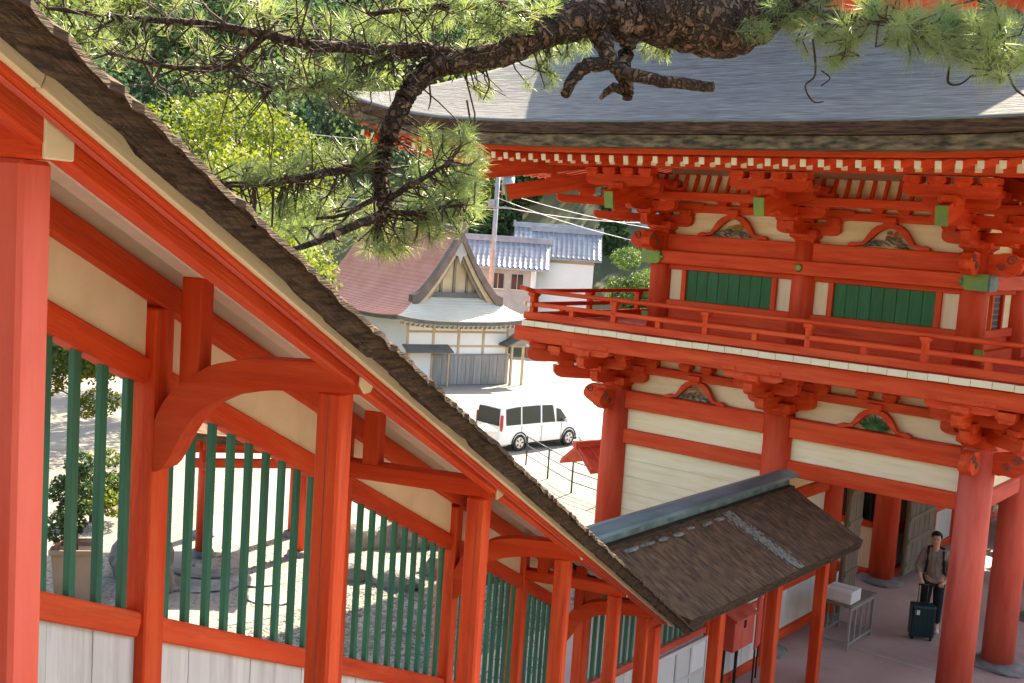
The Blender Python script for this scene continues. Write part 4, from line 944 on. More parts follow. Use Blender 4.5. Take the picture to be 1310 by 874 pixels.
# thin flakes of bark on the edge face and moss tufts on its lip
rr = random.Random(11); V = []; F = []; V2 = []; F2 = []
for i in range(2600):
    s_ = rr.uniform(S0, 11.2); t = rr.random(); w_ = -0.40 + 0.035 * (1 - t); dz = 0.012 + 0.065 * t; L = rr.uniform(0.02, 0.08); h = rr.uniform(0.0012, 0.004); o_ = len(V)
    out = rr.uniform(0.002, 0.007)
    for (a, b, e) in ((-L, -h, 0), (L, -h, 0), (L, h, out), (-L, h, out)): V.append(ke(s_ + a, w_ - out + (0 if e else 0.006), dz + b))
    F.append((o_, o_ + 1, o_ + 2, o_ + 3))
for i in range(9000):
    s_ = rr.uniform(S0, 11.4); dens = 0.35 + 0.65 * (math.sin(s_ * 2.3) * math.sin(s_ * 0.9 + 1) > -0.2)
    if rr.random() > dens: continue
    w_ = -0.40 + abs(rr.gauss(0, 0.05)); dz = 0.08 + 0.5 * (w_ + 0.40); h = rr.uniform(0.002, 0.012) * (0.6 + dens); a = rr.uniform(0, 3.14); r_ = rr.uniform(0.002, 0.008); o_ = len(V2)
    b = Vector(ke(s_, w_, dz)); d = Vector((math.cos(a) * r_, math.sin(a) * r_, 0)); tl = Vector((rr.uniform(-.02, .02), rr.uniform(-.02, .02), h))
    V2 += [b - d, b + d, b + tl * 0.6]; F2.append((o_, o_ + 1, o_ + 2))
V3 = []; F3 = []                     # overhanging top layer of the bark with a dark gap under it
_ss = np.linspace(S0 - 0.2, 13.0, 330)
for i, s_ in enumerate(_ss):
    j = rr.uniform(-0.006, 0.006)
    for w_, dz in ((-0.418 - j, 0.066 + j), (-0.418 - j, 0.088 + j), (-0.36, 0.12), (-0.36, 0.08)): V3.append(ke(s_, w_, dz))
for i in range(len(_ss) - 1):
    for k in range(4): F3.append((i * 4 + k, i * 4 + (k + 1) % 4, i * 4 + 4 + (k + 1) % 4, i * 4 + 4 + k))
link('bark_lip', pyd('bark_lip', V3, F3), M['bark'], sr)
link('bark_flakes', pyd('flakes', V, F), M['bark'], sr, kind='stuff')
link('moss_fringe', pyd('moss', V2, F2), M['moss'], sr, kind='stuff')
# eave boards under the bark: cream above, red below, in lengths
cs = S0 - 0.1
while cs < S1:
    b = min(S1, cs + 1.62)
    def eb(nm, s0, s1, w, d0, d1, wd, m):
        dm = (d0 + d1) / 2; beam(nm, ke(s0, w, dm), ke(s1, w, dm), wd, (d1 - d0) * math.cos(sl), m, sco, 0.003)
    eb('cream_eave_board', cs, b - 0.004, -0.185, 0.066, 0.125, 0.04, M['cream'])
    eb('red_eave_board', cs + 0.3, b + 0.296, -0.170, 0.048, 0.0655, 0.03, M['red'])
    eb('red_eave_fillet', cs + 0.3, b + 0.296, -0.152, 0.041, 0.0475, 0.025, M['redp'])
    cs += 1.62
# wall bays: upper rail, panel, bars, lower rail, boards
wallS = [13.7, 11.85, 10.02, 8.20, 6.35, 4.40, 2.55, 1.12]
for a, b in zip(wallS[:-1], wallS[1:]):
    hi, lo = a - 0.07, b + 0.07
    slopebeam('upper_rail', hi, lo, W, -0.105, 0.02, 0.10, M['red']); slopebeam('lower_rail', hi, lo, W, -1.245, -1.125, 0.10, M['red'])
    slopebeam('foot_rail', hi, lo, W, -2.5, -2.36, 0.12, M['red'])
    def quadpanel(nm, s_a, s_b, d0, d1, th, m):
        v = [(x, -s_, TS(s_) + d) for s_ in (s_a, s_b) for d in (d0, d1) for x in (-W - th, -W + th)]
        return link(nm, pyd(nm, v, [(0, 1, 3, 2), (4, 6, 7, 5), (0, 4, 5, 1), (2, 3, 7, 6), (0, 2, 6, 4), (1, 5, 7, 3)]), m, sco)
    quadpanel('plaster_panel', hi, lo, 0.02, 0.27, 0.02, M['plaster']); quadpanel('gable_infill', a, b, 0.40, 0.58, 0.02, M['ceil'])
    n = max(4, round((hi - lo) / 0.29))
    for q in range(n): quadpanel('wall_board', hi - (hi - lo) * q / n - 0.002, hi - (hi - lo) * (q + 1) / n + 0.002, -2.36, -1.245, 0.014 + 0.002 * (q % 2), M['white'])
    n = max(5, round((hi - lo) / 0.175))
    for q in range(n):
        s_ = hi - (hi - lo) * (q + 0.5) / n
        box2('lattice_bar', (-W - 0.016, -s_ - 0.021, TS(s_) - 1.15), (-W + 0.016, -s_ + 0.021, TS(s_) - 0.08), M['green'], sco, 0.003)

# ------------------------------------------------------------------ unseen hall added behind the viewer to darken the posts' uphill faces
hall = empty('upper_hall', PJ, KROT, 'small unseen vermilion hall with bark roof, added at the head of the stair to block sky light', 'hall')
hz0 = FL(14.2)
slab('platform', [(-4.5, -20), (4.5, -20), (4.5, -14.2), (-4.5, -14.2)], -0.5, hz0, M['stone'], None, hall)
for x in (-3.2, -1.2, 1.2, 3.2):
    for y in (-18.6, -15.6): box2('post', (x - 0.12, y - 0.12, hz0), (x + 0.12, y + 0.12, hz0 + 3.2), M['red'], hall)
for y in (-18.6, -15.6):
    box2('beam', (-3.6, y - 0.1, hz0 + 2.95), (3.6, y + 0.1, hz0 + 3.2), M['red'], hall, 0.01); box2('wall', (-3.1, y - 0.03, hz0 + 0.05), (3.1, y + 0.03, hz0 + 2.9), M['oldwood'], hall)
link('roof', prism('uhr', [(-3.4, 3.1), (-1.6, 4.1), (0, 5.6), (1.6, 4.1), (3.4, 3.1), (3.4, 2.85), (0, 5.2), (-3.4, 2.85)], 9.0, None), M['bark'], hall, Matrix.Translation((0, -17.1, hz0)) @ Matrix.Rotation(PI / 2, 4, 'Z'))

# ------------------------------------------------------------------ vegetation
_roll, _pit = R(3.9), R(5.9)
def at(px, py, depth):
    """point in the place seen in direction (px, py) of a 1310 x 874 frame, 'depth' metres ahead; used to read off real positions"""
    dx, dy = px - 655.0, py - 437.0
    xr = dx * math.cos(_roll) + dy * math.sin(_roll); yr = -dx * math.sin(_roll) + dy * math.cos(_roll)
    v = Vector((xr, -yr * math.sin(_pit) + 1450 * math.cos(_pit), -yr * math.cos(_pit) - 1450 * math.sin(_pit)))
    return Vector((0, 0, CAMZ)) + v * (depth / v.y)
def smooth(pts, rad, n=6):
    """Catmull-Rom through the points"""
    P = [pts[0]] + list(pts) + [pts[-1]]; Q = [rad[0]] + list(rad) + [rad[-1]]; o = []; r = []
    for i in range(1, len(P) - 2):
        for k in range(n):
            t = k / n; t2, t3 = t * t, t * t * t
            o.append(0.5 * ((2 * P[i]) + (P[i + 1] - P[i - 1]) * t + (2 * P[i - 1] - 5 * P[i] + 4 * P[i + 1] - P[i + 2]) * t2 + (3 * P[i] - P[i - 1] - 3 * P[i + 1] + P[i + 2]) * t3))
            r.append(Q[i] * (1 - t) + Q[i + 1] * t)
    o.append(P[-2]); r.append(Q[-2]); return o, r
pine = empty('pine_tree', (5.6, 8.4, 0.2), 0, 'old pine tree with a thick scaly limb reaching across the top', 'tree')
PT = Matrix.Translation((-5.6, -8.4, -0.2))
def limb(nm, pts, m=None, seg=12, n=6, wob=0.05):
    P, r = smooth([at(a, b, d) for a, b, d, _ in pts], [q * d / 1450.0 for _, _, d, q in pts], n)
    P = [p + Vector((random.gauss(0, 1), random.gauss(0, 1), random.gauss(0, 1))) * rr_ * 0.08 for p, rr_ in zip(P, r)]
    tube(nm, P, r, m or M['pine_bark'], pine, seg, True, wob, PT); return list(zip(P, r))
LB = {}
LB['main'] = limb('limb', [(1190, -150, 8.9, 50), (1080, -70, 8.4, 46), (985, -5, 8.0, 44), (925, 25, 7.8, 46), (860, 20, 7.6, 38), (800, 20, 7.5, 31), (750, 24, 7.4, 25), (695, 40, 7.3, 21), (645, 68, 7.2, 16), (595, 78, 7.1, 14), (555, 88, 7.0, 14), (527, 112, 6.95, 13), (508, 148, 6.9, 12.5), (494, 182, 6.9, 12), (487, 215, 6.85, 11), (490, 250, 6.8, 10), (492, 270, 6.8, 8.5), (482, 287, 6.8, 4)], None, 20, 10, 0.035)
trunkpts = [Vector((5.6, 8.4, 0.1)), Vector((5.7, 8.5, 2.2)), Vector((5.4, 8.8, 4.6)), Vector((4.9, 9.0, 7.0)), Vector((4.2, 8.95, 8.6)), Vector((3.6, 8.9, 9.6)), Vector((3.3, 9.6, 11.2)), Vector((3.6, 10.6, 12.6))]
tp, tr_ = smooth(trunkpts, [0.42, 0.36, 0.33, 0.31, 0.28, 0.25, 0.18, 0.08], 6)
tube('trunk', tp, tr_, M['pine_bark'], pine, 18, True, 0.08, PT)
LB['l1'] = limb('branch', [(598, 76, 7.1, 10), (545, 64, 7.0, 9), (470, 62, 6.8, 8), (400, 58, 6.6, 7), (340, 44, 6.5, 6), (250, 30, 6.4, 5), (150, 22, 6.2, 3.5), (60, 10, 6.1, 2)])
LB['l1b'] = limb('branch', [(340, 44, 6.5, 4), (305, 75, 6.5, 4.5), (270, 88, 6.5, 4), (205, 84, 6.45, 3), (140, 68, 6.4, 2)])
LB['l2'] = limb('branch', [(555, 66, 7.0, 5), (500, 75, 6.9, 4.5), (455, 92, 6.8, 4), (405, 110, 6.7, 3.2), (350, 112, 6.7, 2.6), (300, 95, 6.6, 2)])
LB['l3'] = limb('branch', [(488, 205, 6.85, 8), (450, 214, 6.7, 6.5), (400, 224, 6.6, 5.5), (345, 233, 6.5, 5), (290, 236, 6.45, 4), (255, 225, 6.4, 2)])
LB['l4'] = limb('branch', [(486, 276, 6.8, 7), (455, 288, 6.6, 5.5), (420, 303, 6.5, 5), (380, 318, 6.4, 3.5), (345, 322, 6.3, 2)])
LB['l5'] = limb('branch', [(492, 258, 6.8, 5), (520, 240, 6.75, 4), (548, 224, 6.7, 3), (580, 205, 6.65, 2)])
LB['l6'] = limb('branch', [(492, 272, 6.8, 4.5), (530, 272, 6.75, 3), (560, 266, 6.7, 2.4), (595, 262, 6.65, 1.6)])
LB['l7'] = limb('branch', [(487, 250, 6.8, 4), (465, 262, 6.7, 3.4), (440, 275, 6.6, 2.6), (405, 280, 6.5, 1.8)])
LB['t1'] = limb('branch', [(700, 36, 7.3, 8), (660, 15, 7.1, 6), (600, 8, 6.9, 5), (540, 10, 6.8, 4), (470, 18, 6.7, 2.5)])
LB['t2'] = limb('branch', [(760, 10, 7.4, 8), (720, -20, 7.4, 7), (640, -35, 7.3, 5), (560, -30, 7.2, 4), (500, -15, 7.1, 3)])
LB['r1'] = limb('branch', [(985, -5, 8.0, 10), (1035, 12, 7.6, 7), (1090, 22, 7.3, 5), (1140, 28, 7.1, 4), (1180, 40, 7.0, 2)])
LB['r2'] = limb('branch', [(1190, -150, 8.9, 20), (1230, -60, 8.0, 14), (1265, 5, 7.3, 8), (1280, 50, 7.0, 5), (1285, 85, 6.9, 2)])
LB['r3'] = limb('branch', [(1120, -90, 8.6, 10), (1130, -40, 8.0, 7), (1120, 0, 7.6, 5), (1095, 35, 7.4, 3), (1085, 65, 7.35, 2)])
# broken stubs hanging below the limb
limb('broken_stub', [(768, 40, 7.4, 15), (776, 68, 7.35, 11), (790, 88, 7.3, 8.5), (825, 100, 7.25, 8), (870, 107, 7.2, 7.5), (912, 112, 7.15, 6.5)])
limb('broken_stub', [(782, 80, 7.34, 9), (752, 84, 7.3, 9), (735, 98, 7.28, 8), (723, 120, 7.25, 6.5)])
limb('broken_stub', [(808, 42, 7.5, 12), (800, 70, 7.45, 10), (796, 92, 7.4, 10), (803, 110, 7.38, 8), (803, 126, 7.36, 6.5)])
limb('broken_stub', [(800, 118, 7.37, 6), (785, 112, 7.35, 6), (768, 126, 7.33, 2.5)])
for q in ([(1040, 50, 7.4, 1.6), (1043, 95, 7.4, 1.4), (1030, 110, 7.4, 1.2), (1040, 130, 7.4, 1.2), (1054, 130, 7.4, 0.8)], [(1050, 90, 7.4, 1.1), (1062, 100, 7.38, 1), (1050, 110, 7.4, .8)], [(1215, 85, 7.0, 1.8), (1213, 105, 7.0, 1.8), (1228, 108, 7.0, 1.3), (1245, 95, 7.0, .9)], [(1290, 95, 6.9, 1.6), (1300, 115, 6.9, 1.5), (1320, 128, 6.9, 1)], [(325, 236, 6.5, 3.2), (326, 255, 6.5, 3), (325, 272, 6.5, 2.6)], [(350, 234, 6.5, 2), (349, 265, 6.5, 1.8), (348, 290, 6.5, 1.2)], [(622, 90, 7.1, 1.4), (626, 110, 7.1, 1.2), (618, 128, 7.1, .8)], [(548, 100, 7.0, 1.5), (551, 125, 7.0, 1.2), (548, 140, 7.0, .8)]):
    limb('dead_twig', q, M['twig'], 5, 4, 0.05)
# bare twig tangle on the thin upper branches
_br = random.Random(8); _bt = []
for k in ('l1', 'l1b', 'l2', 'l3', 't1'):
    for (p_, r_) in LB[k][::2]:
        for _ in range(4):
            d = Vector((_br.gauss(0, 1), _br.gauss(0, .8), _br.gauss(-0.1, .8))).normalized(); a = p_ + d * _br.uniform(.08, .22); c = a + (d + Vector((_br.gauss(0, .6), _br.gauss(0, .6), _br.gauss(0.1, .6)))).normalized() * _br.uniform(.06, .22)
            _bt.append(tube_data([p_, a, c], [0.006, 0.0045, 0.0025], 4, False))
# shoots with needles
allpts = [(p, r) for k in LB.values() for p, r in k]
tufts = []; twigs = []
pr = random.Random(5)
def shoot(tip, d, L=0.11): tufts.append((tip, d.normalized(), L))
def spray(px, py, rx, ry, d0, d1, n, up=0.35, src=None, L=0.105):
    """n shoots inside an oval volume, each on its own twig from the nearest branch"""
    pool = [p for k in src for p, r in LB[k]] if src else [p for p, r in allpts]
    for i in range(n):
        for _ in range(20):
            u, v = pr.uniform(-1, 1), pr.uniform(-1, 1)
            if u * u + v * v < 1: break
        tip = at(px + u * rx, py + v * ry, pr.uniform(d0, d1))
        base = min(pool, key=lambda p: (p - tip).length + pr.uniform(0, 0.25))
        d = (tip - base); ln = d.length
        if ln > 1e-3:
            if ln > 0.55: base = tip - d.normalized() * pr.uniform(0.3, 0.55)
            mid = (base + tip) / 2 + Vector((pr.gauss(0, .04), pr.gauss(0, .04), pr.gauss(-0.02, .04)))
            twigs.append((base, mid, tip))
            dd = (tip - mid).normalized() + Vector((pr.gauss(0, .3), pr.gauss(0, .3), up + pr.gauss(0, .2)))
        else: dd = Vector((0, 0, 1))
        shoot(tip, dd, L * pr.uniform(0.8, 1.2))
spray(575, 205, 52, 42, 6.6, 7.3, 48, 0.5, ['l5', 'l6', 'main'], 0.125)
spray(570, 262, 50, 28, 6.6, 7.3, 34, 0.4, ['l6', 'l5'], 0.12)
spray(510, 302, 60, 26, 6.75, 7.3, 34, 0.3, ['l4', 'l6', 'main'], 0.12)
spray(430, 275, 75, 42, 6.65, 7.2, 36, 0.3, ['l3', 'l4', 'l7'], 0.11)
spray(360, 268, 45, 32, 6.5, 7.0, 22, 0.3, ['l3', 'l4'], 0.10)
spray(440, 195, 65, 14, 6.6, 7.1, 16, 0.5, ['l3'], 0.10)
spray(345, 215, 50, 14, 6.2, 6.7, 16, 0.5, ['l3'], 0.10)
spray(560, 36, 110, 28, 6.95, 7.8, 46, 0.4, ['l1', 't1', 't2'], 0.115)
spray(650, 12, 60, 22, 6.7, 7.4, 28, 0.4, ['t1', 't2', 'main'], 0.11)
spray(420, 45, 85, 38, 6.75, 7.3, 24, 0.3, ['l1', 'l2', 't1'], 0.105)
spray(420, 105, 70, 22, 6.4, 6.9, 26, 0.2, ['l2'], 0.095)
spray(230, 50, 130, 45, 6.4, 7.0, 20, 0.25, ['l1', 'l1b', 'l2'], 0.09)
spray(120, 25, 70, 30, 5.9, 6.4, 10, 0.25, ['l1'], 0.09)
spray(1110, 25, 90, 30, 6.9, 7.9, 50, 0.15, ['r1', 'r3'], 0.13)
spray(1060, 55, 45, 25, 7.1, 7.7, 16, 0.1, ['r1', 'r3'], 0.12)
spray(1200, 45, 60, 35, 6.5, 7.4, 52, -0.1, ['r1', 'r2'], 0.14)
spray(1278, 55, 50, 48, 6.3, 7.3, 60, -0.2, ['r2'], 0.13)
spray(1000, 18, 45, 22, 7.4, 8.0, 20, 0.1, ['r1', 'main'], 0.11)
spray(712, 62, 45, 14, 7.2, 7.9, 14, -0.1, ['main'], 0.10); spray(845, 66, 28, 8, 7.6, 8.0, 10, -0.2, ['main'], 0.09)
spray(970, 45, 18, 14, 7.3, 7.5, 5, 0.1, ['main'], 0.11); spray(690, 105, 25, 14, 7.2, 7.5, 7, -0.1, ['main'], 0.07); spray(620, 120, 18, 10, 7.0, 7.2, 5, -.1, ['main'], 0.06)
for k in range(5): spray(pr.uniform(150, 600), pr.uniform(-20, 10), 50, 20, 6.2, 7.2, 6, 0.4, None, 0.11)
# the crown above and to the right of the frame
crown = [(3.4, 9.2, 10.6, 1.6, .6, 190), (4.2, 11.2, 11.2, 1.9, .6, 240), (5.6, 9.6, 10.4, 1.8, .6, 200), (6.5, 13.2, 12.6, 1.7, .6, 180), (6.6, 11.2, 9.6, 1.7, .6, 180), (4.6, 9.2, 13.0, 1.4, .6, 140), (3.2, 7.4, 9.6, 1.3, .4, 120), (6.0, 7.2, 9.2, 1.5, .5, 130)]
for cx_, cy_, cz_, rxy, rz_, n in crown:
    c = Vector((cx_, cy_, cz_)); b0 = min(tp, key=lambda p: (p - c).length)
    cp_, cr_ = smooth([b0, (b0 + c) / 2 + Vector((pr.gauss(0, .15), pr.gauss(0, .15), 0.1)), c], [0.09, 0.06, 0.025], 5)
    tube('branch', cp_, cr_, M['pine_bark'], pine, 8, True, 0.08, PT)
    for i in range(n):
        a = pr.uniform(0, 6.28); r_ = rxy * math.sqrt(pr.random()); z_ = pr.gauss(0, rz_ * 0.5)
        tip = c + Vector((r_ * math.cos(a), r_ * math.sin(a), z_)); base = tip + (c - tip) * pr.uniform(0.15, 0.4)
        twigs.append((base, (base + tip) / 2, tip)); shoot(tip, Vector((math.cos(a) * .5, math.sin(a) * .5, 0.8 + pr.gauss(0, .3))), 0.14)
V, F = join(_bt)
for b_, m_, t_ in twigs:
    v, f = tube_data([b_, m_, t_], [0.007, 0.0055, 0.004], 4, False); o_ = len(V); V += v; F += [tuple(i + o_ for i in q) for q in f]
link('twigs', pyd('twigs', V, F), M['twig'], pine, PT, kind='stuff')
NN = 66; NT = len(tufts)
tips = np.array([t[0] for t in tufts]); dirs = np.array([t[1] for t in tufts]); Ls = np.array([t[2] for t in tufts])
axis = np.repeat(dirs, NN, 0); base = np.repeat(tips, NN, 0); LL = np.repeat(Ls, NN)
n_ = NN * NT
back = rng.uniform(0, 0.11, n_); base = base - axis * back[:, None]
rv = rng.normal(size=(n_, 3)); rv -= (rv * axis).sum(1)[:, None] * axis; rv /= np.linalg.norm(rv, axis=1)[:, None]
spread = rng.uniform(0.45, 1.25, n_); nd = axis * np.cos(spread)[:, None] + rv * np.sin(spread)[:, None]; nd[:, 2] -= 0.06
end = base + nd * (LL * rng.uniform(0.75, 1.1, n_))[:, None]
sd = np.cross(nd, rng.normal(size=(n_, 3))); sd /= np.linalg.norm(sd, axis=1)[:, None]
wd = 0.0010
midp = (base + end) / 2 + rv * 0.004
V = np.stack([base - sd * wd, base + sd * wd, midp + sd * wd * 1.2, end, midp - sd * wd * 1.2], 1).reshape(-1, 3)
k5 = np.arange(n_) * 5
Fq = np.stack([k5, k5 + 1, k5 + 2, k5 + 4], -1); Ftri = np.stack([k5 + 4, k5 + 2, k5 + 3, k5 + 3], -1)
me = bpy.data.meshes.new('needles'); nq = len(Fq)
me.vertices.add(len(V)); me.vertices.foreach_set('co', V.astype(np.float32).ravel())
lp = np.concatenate([Fq.ravel(), Ftri[:, :3].ravel()]).astype(np.int32); me.loops.add(len(lp)); me.loops.foreach_set('vertex_index', lp)
me.polygons.add(2 * nq); me.polygons.foreach_set('loop_start', np.concatenate([np.arange(nq) * 4, nq * 4 + np.arange(nq) * 3]).astype(np.int32)); me.polygons.foreach_set('loop_total', np.concatenate([np.full(nq, 4), np.full(nq, 3)]).astype(np.int32))
me.update(calc_edges=True)
link('needles', me, M['needle'], pine, PT, kind='stuff')

def leaf_cards(centers, radii, n, size, seed, flat=0.8):
    r = np.random.default_rng(seed); C = np.array(centers, float); Rr = np.array(radii, float)
    w = Rr[:, 0] ** 2; idx = r.choice(len(C), n, p=w / w.sum())
    d = r.normal(size=(n, 3)); d /= np.linalg.norm(d, axis=1)[:, None]
    rad = r.uniform(0.55, 1.05, n) ** 0.6
    P = C[idx] + d * rad[:, None] * Rr[idx]
    nr = d * 0.5 + r.normal(size=(n, 3)) * 0.8; nr[:, 2] += 0.3; nr /= np.linalg.norm(nr, axis=1)[:, None]
    a = np.cross(nr, r.normal(size=(n, 3))); a /= np.linalg.norm(a, axis=1)[:, None]; b = np.cross(nr, a)
    s1 = size * r.uniform(0.6, 1.3, n)[:, None]; s2 = s1 * 0.55
    V = np.stack([P - a * s1, P + b * s2 + nr * s1 * 0.1, P + a * s1, P - b * s2 + nr * s1 * 0.1], 1).reshape(-1, 3)
    return V, np.arange(n * 4).reshape(-1, 4)
def leaf_tree(nm, loc, h, r, m, n, size, seed, label, group=None, blobs=14, cat='tree', low=0.35):
    rt = empty(nm, loc, 0, label, cat, group); q = random.Random(seed)
    C = []; RR = []; tops = []
    for i in range(blobs):
        a = q.uniform(0, 6.28); t = q.random(); rad = r * math.sqrt(q.random()) * (1.0 - 0.45 * t)
        c = (rad * math.cos(a), rad * math.sin(a), h * (low + (0.92 - low) * t)); s_ = r * q.uniform(0.30, 0.5)
        C.append(c); RR.append((s_, s_, s_ * 0.75)); tops.append(Vector(c))
    parts = [tube_data([Vector((0, 0, -0.3)), Vector((q.gauss(0, .1), q.gauss(0, .1), h * .3)), Vector((q.gauss(0, .2), q.gauss(0, .2), h * .75))], [0.035 * h, 0.025 * h, 0.008 * h], 8)]
    for c in tops: parts.append(tube_data([Vector((0, 0, min(c.z * 0.7, h * .65))), (Vector((0, 0, c.z * 0.75)) + c) / 2, c], [0.012 * h, 0.008 * h, 0.003 * h], 5))
    V, F = join(parts); link('trunk', pyd('trunk', V, F, True), M['trunk'], rt)
    V, F = leaf_cards(C, RR, n, size, seed); link('crown', npmesh('crown', V, F), m, rt)
    return rt

# ------------------------------------------------------------------ trees and the wooded hill
leaf_tree('broadleaf_tree', (-9.2, 34, float(ground_z(-9.2, 34))), 10.5, 3.6, M['leafy'], 22000, 0.075, 21, 'bright yellow-green tree standing just behind the stair corridor roof', 'trees on the slope', 20, low=0.3)
leaf_tree('broadleaf_tree', (-14.0, 33, float(ground_z(-14, 33))), 11.5, 3.8, M['leafg'], 20000, 0.08, 22, 'mid green tree farthest left behind the pine twigs', 'trees on the slope', 20, low=0.25)
leaf_tree('broadleaf_tree', (-12.0, 47, float(ground_z(-12, 47))), 13.0, 4.2, M['leafy'], 20000, 0.10, 23, 'tall yellow-green tree behind the nearer one, left of the shaded valley', 'trees on the slope', 20, low=0.25)
leaf_tree('broadleaf_tree', (-14.5, 52, float(ground_z(-14.5, 52))), 8.0, 3.0, M['leafg'], 14000, 0.09, 24, 'lower green tree left of the red-roofed house', 'trees on the slope', 14, low=0.2)
leaf_tree('broadleaf_tree', (8.6, 76, float(ground_z(8.6, 76))), 7.5, 3.2, M['leafg'], 14000, 0.10, 25, 'round green tree beside the grey concrete slope, left of the upper gate column', 'trees on the slope', 14, low=0.15)
# evergreens added behind the gate to keep sun patches off its floor
for k, (lx, ly, lb) in enumerate([(-5.0, 13.2, 'evergreen added for shade straight behind the gate passage'), (-1.6, 13.6, 'evergreen added for shade behind the inner door leaf'), (1.8, 13.2, 'evergreen added for shade behind the near front column'), (5.2, 13.4, 'rightmost evergreen added for shade behind the gate')]):
    w_ = gm_ @ Vector((lx, ly, 0))
    leaf_tree('added_shade_tree', w_, 9.6 + 0.4 * (k % 3), 2.9, M["leafg"], 14000, 0.17, 40 + k, lb, 'evergreens added for shade behind the gate', 22, low=0.06)
# the wood on the hill: one mass
q = np.random.default_rng(31); C = []; RR = []
for i in range(1500):
    y = q.uniform(58, 165); x = q.uniform(-0.62, 0.42) * y - 6
    if y < 94 and x > -15 - 0.12 * (y - 58): continue
    if 84 < y < 116 and -2 < x < 17 : continue
    z = float(ground_z(x, y)); r_ = q.uniform(1.8, 3.6)
    C.append((x, y, z + r_ * q.uniform(0.6, 1.5))); RR.append((r_, r_, r_ * q.uniform(0.8, 1.3)))
for i in range(90):                      # unseen crowns added behind the viewer to block sky light
    x = q.uniform(-26, 22); y = q.uniform(-26, -7.5); r_ = q.uniform(1.8, 3.0)
    C.append((x, y, float(ground_z(x, y)) + q.uniform(1.5, 5.5))); RR.append((r_, r_, r_ * 1.3))
V, F = leaf_cards(C, RR, 340000, 0.30, 77)
link('wood', npmesh('wood', V, F), M['leaff'], None, None, label='dense green wood covering the hillside behind the houses, with unseen crowns added behind the viewer', cat='woodland', kind='stuff')

# grey sprayed-concrete slopes with dark growth between
def slope_slab(x0, x1, xt0, xt1, y0, y1, z0, z1, seed, label):
    q = np.random.default_rng(seed); n = 14; V = []; F = []
    for i in range(n + 1):
        t = i / n
        for j in range(n + 1):
            u = j / n; xa = x0 + (xt0 - x0) * t; xb = x1 + (xt1 - x1) * t
            V.append((xa + (xb - xa) * u, y0 + (y1 - y0) * t + q.normal(0, 0.12), z0 + (z1 - z0) * t))
    N = len(V); V += [(x, y + 1.5, z) for x, y, z in V]
    for i in range(n):
        for j in range(n):
            a = i * (n + 1) + j; F.append((a, a + 1, a + n + 2, a + n + 1)); F.append((N + a + n + 1, N + a + n + 2, N + a + 1, N + a))
    for i in range(n):
        for j in (0, n): a = i * (n + 1) + j; F.append((a, a + n + 1, N + a + n + 1, N + a))
    for j in range(n): F.append((n * (n + 1) + j, n * (n + 1) + j + 1, N + n * (n + 1) + j + 1, N + n * (n + 1) + j))
    return link('retaining_slope', pyd('retaining_slope', V, F, True), M['shot'], None, None, label=label, cat='retaining wall', group='concrete slopes')
slope_slab(-3.5, 6.6, 3.2, 7.2, 92, 104, -2, 13.5, 1, 'tall grey sprayed-concrete slope between the pole and the dark growth')
slope_slab(7.6, 17, 10.2, 17.5, 90, 100, -2, 12.0, 2, 'grey sprayed-concrete slope just left of the upper gate column')
C = [(7.6, 93, z) for z in (3, 6, 9, 11.5)] + [(9.0, 97, 13), (11, 96, 12.6), (3.5, 98, 13.5), (1.5, 97, 11.5), (0, 96, 9.5), (-1.8, 95, 7), (-2.5, 93, 5), (14, 96, 13)]
V, F = leaf_cards(C, [(1.3, 1.2, 1.9)] * 4 + [(1.9, 1.5, 1.5)] * 8, 14000, 0.26, 5)
link('ivy', npmesh('ivy', V, F), M['leafd'], None, None, label='dark creeper growing over the edges of the concrete slopes', cat='creeper', kind='stuff')

# ------------------------------------------------------------------ the red-roofed house
HK = Vector((-5.75, 56.0, -2.1)); house = empty('house', HK, R(30), 'white-walled house with red shingle roof and curved brown gable', 'house')
HX2, HY2, EV = 8.0, 16.0, 3.40; HH = HX2 / 2; GDH = 1.75
def hf(d): return EV + 0.30 * d + 0.205 * d * d
def hl(x, y): return 0.30 * (abs(x - HH) / HH) ** 3 * (abs(y - HY2 / 2) / (HY2 / 2)) ** 3
def stepped(points_fn, courses, nv, m, nm, par):
    """roof slope laid in overlapping courses; points_fn(t, v) -> point, t 0..1 up the slope"""
    V = []; F = []
    for c in range(courses):
        o_ = len(V)
        for v in range(nv + 1):
            a = points_fn(c / courses, v / nv); b = points_fn(min(1, (c + 1.15) / courses), v / nv)
            V += [a + Vector((0, 0, 0.035)), b + Vector((0, 0, 0.008)), a - Vector((0, 0, 0.01))]
        for v in range(nv): 
            i = o_ + v * 3; F += [(i, i + 3, i + 4, i + 1), (i + 2, i + 5, i + 3, i)]
    return link(nm, pyd(nm, V, F), m, par)
def left_pt(t, v):
    d = HH * t; y0 = min(d, GDH - 0.35); y = y0 + (HY2 - 2 * y0) * v; return Vector((d, y, hf(d) + hl(d, y)))
def right_pt(t, v): p = left_pt(t, 1 - v); return Vector((HX2 - p.x, p.y, p.z))
def skirt_pt(t, v):
    d = (GDH + 0.3) * t; x = d + (HX2 - 2 * d) * v; return Vector((x, d, hf(d) + hl(x, d)))
stepped(left_pt, 24, 24, M['hred'], 'roof', house); stepped(right_pt, 24, 24, M['hred'], 'roof', house); stepped(skirt_pt, 13, 20, M['hgrey'], 'skirt_roof', house)
